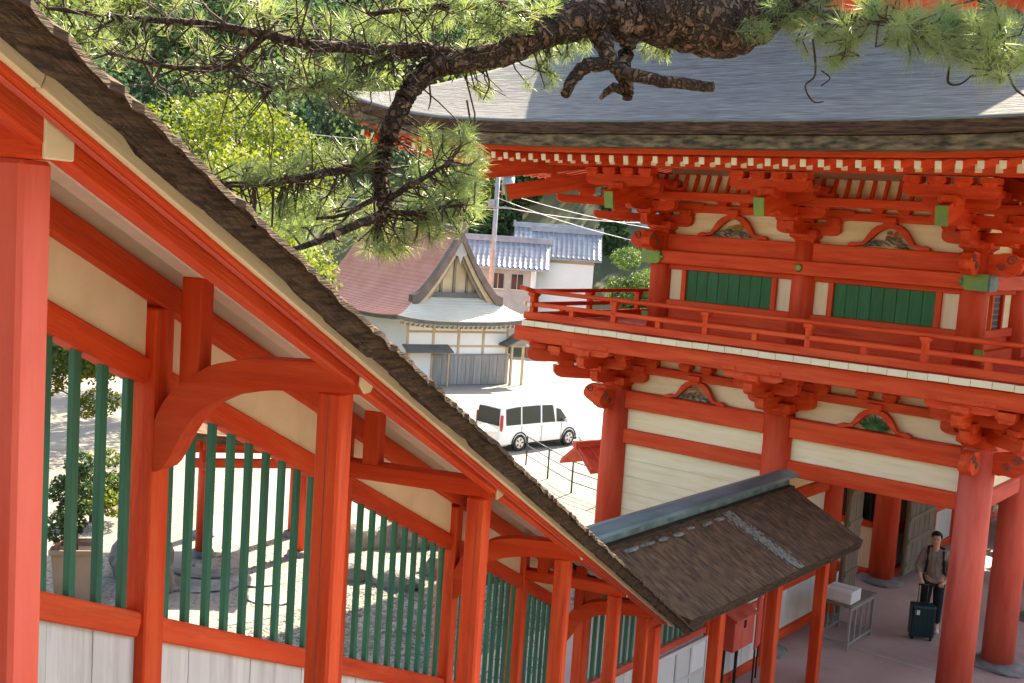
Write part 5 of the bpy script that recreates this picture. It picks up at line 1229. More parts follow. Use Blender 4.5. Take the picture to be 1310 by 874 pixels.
def eave_ring(d, z0, z1, m, nm):
    V = []; F = []; path = [(0, HY2 * (1 - t / 12)) for t in range(12)] + [(HX2 * t / 16, 0) for t in range(17)] + [(HX2, HY2 * t / 12) for t in range(1, 13)]
    for x, y in path:
        a = (min(max(x, d), HX2 - d), max(y, d)); l_ = hl(x, y)
        V += [(*a, z0 + l_), (*a, z1 + l_), (min(max(x, 0.9), HX2 - 0.9), max(y, 0.9), z1 + l_ * .5), (min(max(x, 0.9), HX2 - 0.9), max(y, 0.9), z0 + l_ * .5)]
    for i in range(len(path) - 1):
        for k in range(4): F.append((i * 4 + k, i * 4 + (k + 1) % 4, i * 4 + 4 + (k + 1) % 4, i * 4 + 4 + k))
    link(nm, pyd(nm, V, F), m, house)
eave_ring(0.02, EV - 0.20, EV - 0.005, M['hdark'], 'eave'); eave_ring(0.30, EV - 0.30, EV - 0.21, M['hwhite'], 'soffit')
for i in range(26):
    x = 0.5 + i * 0.275; box('rafter_tip', (x, 0.40, EV - 0.33 + hl(x, 0)), (0.10, 0.5, 0.12), M['htimber'], house, 0, 0.004)
# gable: wall, bargeboards, verge, ridge, pendant
xg = np.linspace(GDH - 0.4, HX2 - GDH + 0.4, 44); prof = lambda x: max(hf(min(x, HX2 - x)), hf(GDH) + 0.35 * (min(x, HX2 - x) - GDH))
gw = [(x, prof(x) - 0.2) for x in np.linspace(GDH + 0.2, HX2 - GDH - 0.2, 24)]
link('gable_wall', prism('hg', [(GDH + 0.2, hf(GDH) - 0.1)] + gw + [(HX2 - GDH - 0.2, hf(GDH) - 0.1)], 0.1), M['htimber'], house, Matrix.Translation((0, GDH + 0.25, 0)))
link('verge', strip_prism('verge', [(x, prof(x) + 0.20) for x in xg], [(x, prof(x) - 0.34) for x in xg], 0.5), M['hbrown'], house, Matrix.Translation((0, GDH - 0.25, 0)))
link('bargeboard', strip_prism('barge', [(x, prof(x) - 0.345) for x in xg[2:-2]], [(x, prof(x) - 0.72) for x in xg[2:-2]], 0.08), M['htimber'], house, Matrix.Translation((0, GDH - 0.28, 0)))
link('bargeboard', strip_prism('barge2', [(x, prof(x) - 0.66) for x in xg[5:-5]], [(x, prof(x) - 0.98) for x in xg[5:-5]], 0.06), M['oldwood'], house, Matrix.Translation((0, GDH - 0.12, 0)))
box2('gable_sill', (GDH + 0.1, GDH - 0.1, hf(GDH) - 0.02), (HX2 - GDH - 0.1, GDH + 0.3, hf(GDH) + 0.22), M['hdark'], house)
for k in range(5):
    x = HH + (k - 2) * 0.75; box2('gable_post', (x - 0.07, GDH + 0.13, hf(GDH) + 0.2), (x + 0.07, GDH + 0.21, prof(x) - 0.5), M['oldwood'], house)
link('pendant', prism('pend', [(0, 0.35), (0.18, 0.2), (0.42, 0.1), (0.30, -0.1), (0.36, -0.35), (0.12, -0.45), (0, -0.85), (-0.12, -0.45), (-0.36, -0.35), (-0.30, -0.1), (-0.42, 0.1), (-0.18, 0.2)], 0.08), M['conc'], house, Matrix.Translation((HH, GDH - 0.36, hf(HH) - 0.75)))
link('ridge', prism('hr', [(-0.22, 0), (0.22, 0), (0.18, 0.32), (0.0, 0.42), (-0.18, 0.32)], HY2 - 2 * GDH + 0.9, None), M['hbrown'], house, Matrix.Translation((HH, HY2 / 2, hf(HH) + 0.05)))
box2('ridge_end', (HH - 0.26, GDH - 0.55, hf(HH) + 0.02), (HH + 0.26, GDH - 0.42, hf(HH) + 0.6), M['hbrown'], house)
# walls
wi = 1.0
for nm, lo, hi in (('wall', (wi, wi, 0), (HX2 - wi, wi + 0.15, EV - 0.1)), ('wall', (wi, wi + 0.15, 0), (wi + 0.15, HY2 - wi, EV - 0.1)), ('wall', (HX2 - wi - 0.15, wi + 0.15, 0), (HX2 - wi, HY2 - wi, EV - 0.1))): box2(nm, lo, hi, M['hwhite'], house)
for i in range(5):
    x = wi + 0.07 + i * (HX2 - 2 * wi - 0.14) / 4; box2('wall_post', (x - 0.07, wi - 0.035, 0), (x + 0.07, wi + 0.01, EV - 0.1), M['htimber'], house)
for z in (1.98, 2.72): box2('wall_beam', (wi, wi - 0.028, z), (HX2 - wi, wi + 0.005, z + 0.11), M['htimber'], house)
for i in range(19):
    x0 = 2.6 + i * 0.235; box2('cladding_board', (x0, wi - 0.075 + 0.012 * (i % 2), 0.02), (x0 + 0.225, wi - 0.04, 1.55), M['fencew'], house, 0.004)
box2('cladding_cap', (2.55, wi - 0.1, 1.55), (7.1, wi - 0.02, 1.63), M['fencew'], house)
pr_ = link('pent_roof', prism('pr', [(-0.7, 0.0), (0.05, 0.32), (0.05, 0.38), (-0.72, 0.07)], 2.6, None), M['hdark'], house, Matrix.Translation((2.1, wi - 0.02, 1.75)) @ Matrix.Rotation(PI / 2, 4, 'Z'))
for x in (0.95, 3.2): box2('pent_post', (x - 0.05, wi - 0.6, 0), (x + 0.05, wi - 0.5, 1.78), M['htimber'], house)
# small roofed gatepost by the house
gp_ = empty('roofed_gatepost', tuple(Matrix.Translation(HK) @ Matrix.Rotation(R(30), 4, 'Z') @ Vector((7.35, 0.5, 0))), R(30), 'small dark-roofed gatepost at the right end of the house wall', 'gatepost')
box2('post', (-0.45, -0.06, 0), (-0.33, 0.06, 2.2), M['htimber'], gp_); box2('post', (0.25, -0.06, 0), (0.37, 0.06, 2.2), M['htimber'], gp_)
link('roof', prism('gr', [(-0.95, 2.2), (-0.5, 2.42), (0, 2.75), (0.5, 2.42), (0.95, 2.2), (0.95, 2.12), (0, 2.6), (-0.95, 2.12)], 1.1, None), M['hdark'], gp_); box2('lintel', (-0.5, -0.05, 2.05), (0.45, 0.05, 2.17), M['htimber'], gp_)
# left boundary: board-walled yard building

# ------------------------------------------------------------------ tiled storehouses
def tiled_roof(par, w, run, rise, z, y_off=0.0):
    n = max(6, round(w / 0.36)); V = []; F = []; seg = 6
    for i in range(n):
        x0 = -w / 2 + w * i / n; ww = w / n; rows = 7
        for k in range(rows):
            o_ = len(V)
            for j in range(seg + 1):
                u = j / seg; hgt = 0.075 * math.sin(PI * min(1, u / 0.55)) if u < 0.55 else -0.015
                for t, dz in ((k / rows, 0.03), ((k + 1.1) / rows, 0.0)):
                    t = min(t, 1.0); V.append((x0 + ww * u, y_off - run * (1 - t), z + rise * t + hgt + dz))
            for j in range(seg): a = o_ + 2 * j; F.append((a, a + 2, a + 3, a + 1))
    link('tiles', pyd('tiles', V, F), M['tile'], par, kind='stuff')
    for sgn in (1,):
        link('roof_back', pyd('rb', [(-w / 2, y_off - run, z - 0.02), (w / 2, y_off - run, z - 0.02), (w / 2, y_off, z + rise - 0.02), (-w / 2, y_off, z + rise - 0.02), (-w / 2, y_off + run, z), (w / 2, y_off + run, z), (-w / 2, y_off - run, z - 0.14), (w / 2, y_off - run, z - 0.14), (-w / 2, y_off + run, z - 0.14), (w / 2, y_off + run, z - 0.14)], [(0, 1, 2, 3), (3, 2, 5, 4), (0, 6, 7, 1), (4, 5, 9, 8), (6, 8, 9, 7), (0, 3, 4, 8, 6), (1, 7, 9, 5, 2)]), M['tile'], par)
    V, F = join([boxdata((0, y_off, z + rise + 0.10), (w + 0.1, 0.30, 0.26)), tube_data([(-w / 2 - 0.1, y_off, z + rise + 0.27), (w / 2 + 0.1, y_off, z + rise + 0.27)], 0.11, 8), boxdata((-w / 2, y_off, z + rise + 0.25), (0.16, 0.36, 0.5)), boxdata((w / 2, y_off, z + rise + 0.25), (0.16, 0.36, 0.5))])
    link('ridge', pyd('ridge', V, F), M['tile'], par)
s1 = empty('storehouse', (3.35, 80, -3.0), R(-1), 'white windowless storehouse with grey tiled roof beyond the house', 'storehouse')
box2('wall', (-1.95, -1.7, 0), (1.95, 1.7, 7.3), M['hwhite'], s1); box2('eave_band', (-2.0, -1.75, 7.0), (2.0, 1.75, 7.35), M['htimber'], s1)
tiled_roof(s1, 4.9, 2.1, 1.75, 7.35)
s2 = empty('storehouse', (-1.0, 78, -2.9), R(-1), 'lower tiled building with cream wall left of the white storehouse', 'house')
box2('wall', (-3.0, -1.6, 0), (2.2, 1.6, 6.5), M['conc'], s2)
for x in (1.1, -0.2): 
    w_ = box2('window', (x - 0.38, -1.66, 5.0), (x + 0.38, -1.6, 6.0), M['glass'], s2); box2('window_frame', (x - 0.44, -1.69, 4.93), (x + 0.44, -1.655, 5.0), M['alloy'], s2)
    box2('mullion', (x - 0.02, -1.69, 5.0), (x + 0.02, -1.662, 6.0), M['alloy'], s2)
box2('corner_board', (2.0, -1.66, 0), (2.22, -1.6, 6.5), M['hwhite'], s2)
tiled_roof(s2, 6.4, 2.2, 1.7, 6.45)
s3 = empty('tiled_house', (2.2, 88, -3.3), R(-1), 'grey hipped tile roof just showing above the storehouses', 'house')
box2('wall', (-3, -2, 0), (3, 2, 7.6), M['hwhite'], s3); tiled_roof(s3, 5.2, 2.6, 2.0, 7.6)
link('gable_front', prism('gf', [(-1.2, 0), (0, 0.9), (1.2, 0), (1.05, 0), (0, 0.72), (-1.05, 0)], 0.3), M['tile'], s3, Matrix.Translation((0.6, -1.2, 9.0)))
link('gable_face', prism('gf2', [(-1.0, 0), (0, 0.7), (1.0, 0)], 0.1), M['hwhite'], s3, Matrix.Translation((0.6, -1.15, 9.0)))

# ------------------------------------------------------------------ power pole and wires
pole = empty('power_pole', (-1.45, 66, -2.1), 0, 'concrete power pole with grey transformer above the house gable', 'pole')
cyl('shaft', (0, 0, 0), 0.17, 0.12, 14.0, M['steel'], pole, 12)
for z in (9.4, 12.6, 13.3): box2('crossarm', (-0.9, -0.2, z), (0.9, -0.12, z + 0.1), M['steel'], pole)
tr = link('transformer', own(cylmesh(0.36, 0.36, 1.05, 16), M['steel']), None, pole, Matrix.Translation((0.62, -0.1, 10.2))); cyl('lid', (0, 0, 1.05), 0.38, 0.3, 0.1, M['steel'], tr, 16)
for x in (-0.7, -0.3, 0.3, 0.7): cyl('insulator', (x, -0.16, 12.7), 0.05, 0.04, 0.18, M['hwhite'], pole, 8)
box2('bracket_box', (-0.45, -0.4, 9.5), (-0.1, -0.16, 9.9), M['steel'], pole)
def wire(a, b, sag, r=0.022):
    a = Vector(a); b = Vector(b); return [a + (b - a) * t - Vector((0, 0, sag * 4 * t * (1 - t))) for t in [i / 14 for i in range(15)]]
for k, (a, b, sg, lb) in enumerate([((-1.4, 65.9, 7.9), (16, 60, 5.4), 0.8, 'lowest overhead wire crossing in front of the white storehouse'), ((-1.4, 65.9, 8.3), (16, 62, 6.6), 0.7, 'second overhead wire passing just above the storehouse wall'), ((-1.1, 65.9, 7.4), (16, 66, 8.3), 0.8, 'overhead wire crossing the grey concrete slope'), ((-2.1, 65.8, 10.7), (-34, 52, 12.6), 0.9, 'overhead wire running left across the shaded wood'), ((-1.4, 65.8, 7.2), (-30, 60, 9.6), 0.8, 'lower overhead wire running left behind the pine')]):
    tube('overhead_wire', wire(a, b, sg), 0.016, M['hwhite'], None, 5, label=lb, cat='wire', group='overhead wires')

# ------------------------------------------------------------------ things in the court behind the corridor
pav_ = empty('pavilion', (-5.42, 20.3, 0), R(15), 'small open red pavilion with dark curved roof seen through the green bars', 'pavilion')
for x, y in ((0, 0), (1.75, 0), (0, 1.3), (1.75, 1.3)):
    cyl('column', (x, y, 0.12), 0.135, 0.125, 2.1, M['redcol'], pav_, 20); cyl('base_stone', (x, y, -0.02), 0.24, 0.2, 0.14, M['stone'], pav_, 14)
for (p, q) in (((-0.3, 0), (2.05, 0)), ((-0.3, 1.3), (2.05, 1.3)), ((0, -0.3), (0, 1.6)), ((1.75, -0.3), (1.75, 1.6))):
    for z in (1.75, 2.12): beam('tie_beam', (*p, z), (*q, z), 0.12, 0.16, M['red'], pav_)
for x, y in ((0, 0), (1.75, 0), (0, 1.3), (1.75, 1.3)): link('bearing_block', own(block_mesh(0.36, 0.16), M['red']), None, pav_, Matrix.Translation((x, y, 2.2)))
def pavroof():
    n = 16; V = []; F = []
    for i in range(n + 1):
        for j in range(n + 1):
            x = -2.2 + 3.1 * i / n; y = -0.9 + 3.1 * j / n; d = min(x + 2.2, 0.9 - x, y + 0.9, 2.2 - y)
            V.append((x, y, 2.42 + 0.42 * d + 0.09 * d * d + 0.3 * (abs(x + .65) / 1.55) ** 3 * (abs(y - .65) / 1.55) ** 3))
    N = len(V); V += [(min(max(x, -2.14), 0.84), min(max(y, -0.84), 2.14), z - 0.16) for x, y, z in V]
    for i in range(n):
        for j in range(n): a = i * (n + 1) + j; F += [(a, a + n + 1, a + n + 2, a + 1), (N + a, N + a + 1, N + a + n + 2, N + a + n + 1)]
    for k in range(n):
        for a, b in ((k, k + 1), (n * (n + 1) + k + 1, n * (n + 1) + k), ((k + 1) * (n + 1), k * (n + 1)), (k * (n + 1) + n, (k + 1) * (n + 1) + n)): F.append((a, b, N + b, N + a))
    return pyd('pavroof', V, F, False)
link('roof', pavroof(), M['barktop'], pav_, Matrix.Translation((1.62, 0, 0)) @ Matrix.Diagonal((1.14, 1, 1, 1)))
for k in range(17):
    x = -0.75 + 3.25 * k / 16; box2('rafter', (x - 0.03, -0.78, 2.27), (x + 0.03, 0.0, 2.34), M['red'], pav_, 0.004)
pl = empty('planter', (-6.75, 17.7, 0), R(12), 'tall brown planter box holding a dark shrub behind the first bars', 'planter')
V = [(-.26, -.26, 0), (.26, -.26, 0), (.26, .26, 0), (-.26, .26, 0), (-.33, -.33, .85), (.33, -.33, .85), (.33, .33, .85), (-.33, .33, .85), (-.28, -.28, .85), (.28, -.28, .85), (.28, .28, .85), (-.28, .28, .85), (-.27, -.27, .78), (.27, -.27, .78), (.27, .27, .78), (-.27, .27, .78)]
F = [(3, 2, 1, 0)] + [(a + i, a + (i + 1) % 4, a + 4 + (i + 1) % 4, a + 4 + i) for a in (0, 4, 8) for i in range(4)] + [(12, 13, 14, 15)]
link('tub', pyd('tub', V, F), M['plank'], pl); box2('rim', (-.36, -.36, .8), (.36, -.325, .88), M['plank'], pl); box2('rim', (-.36, .325, .8), (.36, .36, .88), M['plank'], pl); box2('rim', (.325, -.325, .8), (.36, .325, .88), M['plank'], pl); box2('rim', (-.36, -.325, .8), (-.325, .325, .88), M['plank'], pl)
leaf_tree('shrub', (-6.75, 17.7, 0.78), 1.5, 0.5, M['leafd'], 3000, 0.04, 61, 'dark leafy shrub growing in the brown planter', None, 12, 'shrub', 0.2)
leaf_tree('shrub', (-8.1, 22.0, 0), 1.4, 0.7, M['leafy'], 4000, 0.04, 62, 'low yellow-green shrub behind the planter', None, 12, 'shrub', 0.15)
leaf_tree('shrub', (-12.6, 32.5, 0.0), 2.3, 1.2, M['leafy'], 5000, 0.055, 63, 'bright yellow shrub on the far gravel bank', None, 12, 'shrub', 0.15)
for k, (x, y, s_, lb) in enumerate([(-6.1, 18.9, (.5, .45, .75), 'big dark rock beside the brown planter'), (-5.55, 18.3, (.22, .2, .62), 'upright grey rock right of the first wall post'), (-3.05, 21.6, (.8, .4, .32), 'long flat rock at the left of the rock edging'), (-2.0, 21.9, (.75, .4, .35), 'broad rock in the middle of the rock edging'), (-0.9, 22.2, (.7, .4, .3), 'rock at the right of the rock edging'), (-2.75, 19.6, (.5, .3, .22), 'jagged low rock in front of the rock edging'), (-1.7, 19.4, (.42, .3, .2), 'small pale rock among the gravel right of the jagged one'), (-1.05, 20.2, (.35, .25, .25), 'pointed little rock nearest the corridor post')]):
    o = link('garden_rock', rockmesh(s_, 200 + k, 3, 0.22), M['rock'], None, Matrix.Translation((x, y, s_[2] * 0.35)), label=lb, cat='rock', group='garden rocks')
# dark pipe fence at the court's edge
fe = empty('pipe_fence', (0.6, 30.2, 0), 0, 'dark pipe fence between the court and the car park', 'fence')
fpts = [Vector((0, 0, 0)), Vector((0.55, -1.5, 0)), Vector((1.1, -2.9, 0)), Vector((1.8, -3.8, 0)), Vector((2.6, -4.7, 0))]
for p in fpts: tube('post', [p, p + Vector((0, 0, 0.8))], 0.024, M['rail'], fe, 8)
for h in (0.28, 0.54, 0.78):
    for a, b in zip(fpts[:-1], fpts[1:]): tube('rail', [a + Vector((0, 0, h)), b + Vector((0, 0, h))], 0.014, M['rail'], fe, 8)
bo = empty('stone_post', (-0.75, 40.0, -2.1), R(15), 'pale stone post with pointed cap in front of the van', 'post')
box2('shaft', (-0.3, -0.3, 0), (0.3, 0.3, 1.15), M['hwhite'], bo, 0.02)
link('cap', pyd('cap', [(-.36, -.36, 1.15), (.36, -.36, 1.15), (.36, .36, 1.15), (-.36, .36, 1.15), (-.36, -.36, 1.22), (.36, -.36, 1.22), (.36, .36, 1.22), (-.36, .36, 1.22), (0, 0, 1.42)], [(3, 2, 1, 0), (0, 1, 5, 4), (1, 2, 6, 5), (2, 3, 7, 6), (3, 0, 4, 7), (4, 5, 8), (5, 6, 8), (6, 7, 8), (7, 4, 8)]), M['hwhite'], bo)
nb = empty('notice_board', (2.02, 22.5, 0.42), R(35), 'small roofed red notice board behind the left gate column', 'notice board')
box2('post', (-0.06, -0.06, -0.42), (0.06, 0.06, 1.5), M['redp'], nb)
box2('board', (-0.2, -0.09, 0.7), (0.2, -0.062, 1.25), M['oldwood'], nb)
for sgn in (-1, 1):
    rf = link('roof_panel', pyd('rp', [(-0.75, 0, 1.75), (0.75, 0, 1.75), (0.75, sgn * 0.5, 1.36), (-0.75, sgn * 0.5, 1.36), (-0.75, 0, 1.70), (0.75, 0, 1.70), (0.75, sgn * 0.5, 1.31), (-0.75, sgn * 0.5, 1.31)], [(0, 1, 2, 3), (7, 6, 5, 4), (3, 2, 6, 7), (0, 3, 7, 4), (2, 1, 5, 6)]), M['redp'], nb)
    for k in range(6):
        x = -0.7 + k * 0.28; beam('batten', (x, 0.0, 1.77), (x, sgn * 0.5, 1.38), 0.06, 0.05, M['redp'], rf)
box2('ridge', (-0.8, -0.06, 1.74), (0.8, 0.06, 1.86), M['redp'], nb)
# painted line and drain on the car park
fc_ = slab('forecourt', [(3.2, 45.0), (7.5, 42.5), (16, 44), (16, 62), (4.0, 60.5), (2.6, 53)], -2.2, -2.06, M['conc'], None, kind='structure')
for a, b in (((3.2, 45.0), (2.6, 53)), ((2.6, 53), (4.0, 60.5)), ((3.2, 45.0), (7.5, 42.5))): beam('kerb', (*a, -2.05), (*b, -2.05), 0.14, 0.14, M['hwhite'], fc_)
for k in range(4): box2('drain_cover', (4.0 + k * 0.3, 49 + 2.4 * k, -2.062), (4.9 + k * 0.3, 49.25 + 2.4 * k, -2.052), M['steel'], fc_, 0.002)

# loose pebbles on the gravel behind the corridor
q = np.random.default_rng(9); n = 9000; P = np.stack([q.uniform(-5.5, 1.0, n), q.uniform(13.5, 21.5, n), np.full(n, 0.006)], -1); r_ = q.uniform(0.012, 0.035, n)
o6 = np.array([(1, 0, 0), (0, 1, 0), (-1, 0, 0), (0, -1, 0), (0, 0, 0.8)]); a = q.uniform(0, 6.28, n)
rot = np.stack([np.stack([np.cos(a), -np.sin(a), 0 * a], -1), np.stack([np.sin(a), np.cos(a), 0 * a], -1), np.stack([0 * a, 0 * a, 0 * a + 1], -1)], 1)
V = P[:, None, :] + np.einsum('nij,kj->nki', rot, o6 * np.array([1.3, 1, 0.9])) * r_[:, None, None]
k5 = np.arange(n)[:, None] * 5; F = (k5[:, :, None] + np.array([(0, 1, 4), (1, 2, 4), (2, 3, 4), (3, 0, 4)])[None]).reshape(-1, 3)
link('pebbles', npmesh('pebbles', V.reshape(-1, 3), F), M['rock'], None, None, label='loose grey pebbles scattered over the gravel behind the bars', cat='gravel', kind='stuff')

# ------------------------------------------------------------------ the van
van = empty('minivan', (0.95, 43.9, -2.09), 0, 'white minivan with dark rear windows parked in the sunny car park', 'van')
van.rotation_euler = (0, 0, R(90 - 47)); van.scale = (0.95, 0.95, 0.98)
# local: +X forward, Y left, Z up ; stations: x, roof z, belt z, half width, roof half width factor
ST = [(-2.35, 1.30, 0.98, 0.74, .80), (-2.30, 1.68, 1.00, 0.80, .80), (-2.15, 1.80, 1.00, 0.84, .80), (-1.5, 1.87, 1.00, 0.85, .80), (-0.5, 1.88, 1.00, 0.85, .80), (0.4, 1.85, 0.99, 0.85, .79), (0.9, 1.76, 0.98, 0.85, .78), (1.35, 1.46, 0.98, 0.845, .78), (1.72, 1.14, 0.97, 0.84, .80), (2.05, 1.03, 0.93, 0.81, .84), (2.28, 0.90, 0.82, 0.72, .86), (2.36, 0.72, 0.66, 0.64, .9)]
def sect(st):
    x, zr, zb, w, k = st; up = max(zb + 0.01, zr - 0.10)
    return [(x, 0, 0.22), (x, w * 0.86, 0.22), (x, w * 0.97, 0.30), (x, w, 0.55), (x, w * 0.99, zb * 0.86), (x, w * 0.955, zb), (x, w * (k + 0.06), up), (x, w * k, zr - 0.035), (x, w * k * 0.55, zr), (x, 0, zr + 0.012)]
V = []; F = []
S_ = [sect(s) for s in ST]; n = len(S_[0])
full = [s[:] + [(x, -y, z) for x, y, z in s[-2:0:-1]] for s in S_]; m_ = len(full[0])
for s in full: V += s
for i in range(len(full) - 1):
    for k in range(m_): F.append((i * m_ + k, i * m_ + (k + 1) % m_, (i + 1) * m_ + (k + 1) % m_, (i + 1) * m_ + k))
F.append(tuple(range(m_))[::-1]); F.append(tuple(range((len(full) - 1) * m_, len(full) * m_)))
bm = bmesh.new(); vs_ = [bm.verts.new(v) for v in V]
for f in F: bm.faces.new([vs_[i] for i in f])
bmesh.ops.recalc_face_normals(bm, faces=bm.faces[:]); me = bpy.data.meshes.new('van_body'); bm.to_mesh(me); bm.free()
me.polygons.foreach_set('use_smooth', [True] * len(me.polygons)); body = link('body', me, M['carw'], van)
es = body.modifiers.new('e', 'EDGE_SPLIT'); es.split_angle = R(38)
def interp(x):
    for a, b in zip(ST[:-1], ST[1:]):
        if a[0] <= x <= b[0]:
            t = (x - a[0]) / (b[0] - a[0]); return [a[i] + (b[i] - a[i]) * t for i in range(5)]
def sidept(x, t, sgn, off=0.008):
    s = sect(interp(x)); a, b = Vector(s[5]), Vector(s[6]); p = a + (b - a) * t; return Vector((p.x, sgn * (p.y + off), p.z))
for sgn in (-1, 1):
    for (x0, x1, t0, t1, sh0, sh1) in ((-2.12, -1.32, .04, .93, 0, 0), (-1.25, -0.22, .04, .93, 0, 0), (-0.14, 0.62, .04, .93, 0, -.12), (0.68, 1.42, .04, .80, 0, -.46)):
        nn = 6; Vw = []; Fw = []
        for i in range(nn + 1):
            xb = x0 + (x1 - x0) * i / nn; xt = (x0 + sh0) + (x1 + sh1 - x0 - sh0) * i / nn
            Vw += [sidept(xb, t0, sgn), sidept(xt, t1, sgn)]
        for i in range(nn): F_ = (2 * i, 2 * i + 2, 2 * i + 3, 2 * i + 1); Fw.append(F_ if sgn < 0 else F_[::-1])
        link('side_window', pyd('w', Vw, Fw, True), M['glass'], van)
    box('door_handle', (-0.05, sgn * 0.855, 0.86), (0.16, 0.02, 0.03), M['carw'], van, 0, 0.004); box('door_handle', (-0.35, sgn * 0.855, 0.86), (0.16, 0.02, 0.03), M['carw'], van, 0, 0.004)
    for x in (-1.29, -0.18, 0.95): box('door_seam', (x, sgn * 0.849, 0.62), (0.012, 0.012, 0.68), M['rubber'], van, 0, 0.001)
    box('sill_trim', (0, sgn * 0.80, 0.25), (3.9, 0.06, 0.06), M['rubber'], van, 0, 0.005)
    mi = box('door_mirror', (1.12, sgn * 0.96, 1.06), (0.10, 0.20, 0.15), M['carw'], van, 0, 0.03); box('mirror_stalk', (0, -sgn * 0.10, -0.05), (0.05, 0.06, 0.03), M['rubber'], mi, 0, 0.005)
    link('tail_lamp', own(boxmesh(0.10, 0.12, 0.62, 0.02), M['redlamp']), None, van, Matrix.Translation((-2.30, sgn * 0.73, 1.12)))
    link('headlamp', own(boxmesh(0.30, 0.16, 0.14, 0.03), M['lamp']), None, van, Matrix.Translation((2.12, sgn * 0.66, 0.80)) @ Matrix.Rotation(-sgn * 0.45, 4, 'Z'))
    for x in (-1.38, 1.42):
        w_ = link('wheel', own(cylmesh(0.325, 0.325, 0.20, 28), M['rubber']), None, van, Matrix.Translation((x, sgn * 0.86, 0.325)) @ Matrix.Rotation(sgn * PI / 2, 4, 'X'))
        link('rim', own(cylmesh(0.225, 0.21, 0.02, 24), M['alloy']), None, w_, Matrix.Rotation(PI, 4, 'X') @ Matrix.Translation((0, 0, -0.005)))
        for a in range(5): link('spoke_gap', own(boxmesh(0.10, 0.055, 0.012, 0.004), M['rubber']), None, w_, Matrix.Rotation(a * 2 * PI / 5, 4, 'Z') @ Matrix.Translation((0.135, 0, -0.022)))
        arch = [(x + 0.40 * math.cos(t), sgn * 0.856, 0.325 + 0.40 * math.sin(t)) for t in np.linspace(-0.25, PI + 0.25, 18)]
        tube('wheel_arch', arch, 0.028, M['rubber'], van, 6)
rw_ = [Vector((-2.345, -0.66, 1.02)), Vector((-2.345, 0.66, 1.02)), Vector((-2.285, 0.60, 1.66)), Vector((-2.285, -0.60, 1.66))]
link('rear_window', pyd('rw', [v + Vector((-0.065, 0, 0)) for v in rw_] + [v + Vector((0.02, 0, 0)) for v in rw_], [(3, 2, 1, 0), (0, 1, 5, 4), (1, 2, 6, 5), (2, 3, 7, 6), (3, 0, 4, 7)]), M['glass'], van)
box('number_plate', (-2.375, 0, 0.72), (0.02, 0.34, 0.17), M['lamp'], van); box('rear_bumper', (-2.32, 0, 0.42), (0.16, 1.56, 0.28), M['carw'], van, 0, 0.05)
ws = []
for sgn in (-1, 1):
    a = sect(interp(1.66)); b = sect(interp(0.98)); ws.append((Vector((1.68, sgn * 0.70, 1.19)), Vector((0.96, sgn * 0.62, 1.735))))
link('windscreen', pyd('ws', [ws[0][0], ws[1][0], ws[1][1], ws[0][1], Vector((1.72, 0, 1.19)), Vector((1.0, 0, 1.77))], [(0, 4, 5, 3), (4, 1, 2, 5)], True), M['glass'], van)

# ------------------------------------------------------------------ table, person and suitcase in the gate
tb = empty('side_table', tuple(gm_ @ Vector((-2.25, 1.55, 0.012))), GROT, 'narrow weathered slatted table beside the passage wall', 'table')
for i in range(4): box2('top_board', (-0.32 + i * 0.16, -0.55, 0.70), (-0.165 + i * 0.16, 0.55, 0.735), M['oldwood'], tb, 0.004)
for x in (-0.28, 0.28):
    for y in (-0.5, 0.5): box2('leg', (x - 0.02, y - 0.02, 0), (x + 0.02, y + 0.02, 0.70), M['fencew'], tb, 0.004)
    for y in (-0.25, 0.0, 0.25): box2('slat', (x - 0.012, y - 0.015, 0.10), (x + 0.012, y + 0.015, 0.66), M['fencew'], tb, 0.003)
    box2('stretcher', (x - 0.015, -0.48, 0.08), (x + 0.015, 0.48, 0.11), M['fencew'], tb, 0.003); box2('stretcher', (x - 0.015, -0.48, 0.64), (x + 0.015, 0.48, 0.68), M['fencew'], tb, 0.003)
for y in (-0.5, 0.5): box2('stretcher', (-0.26, y - 0.015, 0.08), (0.26, y + 0.015, 0.11), M['fencew'], tb, 0.003)
tm = gm_ @ Matrix.Translation((-2.25, 1.55, 0.748))
cb = link('white_box', own(boxmesh(0.46, 0.42, 0.20, 0.01), M['paper']), None, None, tm @ Matrix.Translation((0.04, -0.28, 0.101)), label='long white carton on the near end of the slatted table', cat='box')
box('flap_seam', (0, 0, 0.101), (0.45, 0.012, 0.004), M['conc'], cb, 0, 0.001)
pk = link('packet_stack', own(boxmesh(0.22, 0.26, 0.09, 0.015), M['purple']), None, None, tm @ Matrix.Translation((0.02, 0.12, 0.046)), label='lilac packet lying on the slatted table', cat='packet')
box('packet_label', (0.0, 0, 0.046), (0.14, 0.16, 0.003), M['paper'], pk, 0, 0.001)
sg = empty('paper_stand', tuple(tm @ Vector((-0.18, 0.0, 0))), GROT + 0.3, 'white paper sign in a stand on the slatted table', 'sign')
box2('sheet', (-0.004, -0.09, 0.02), (0.004, 0.09, 0.34), M['paper'], sg, 0.001); box2('foot', (-0.05, -0.09, 0), (0.05, 0.09, 0.018), M['hdark'], sg, 0.003)
for k in range(5): box2('text_line', (0.0045, -0.06, 0.10 + k * 0.04), (0.006, 0.06, 0.108 + k * 0.04), M['hdark'], sg, 0.0005)

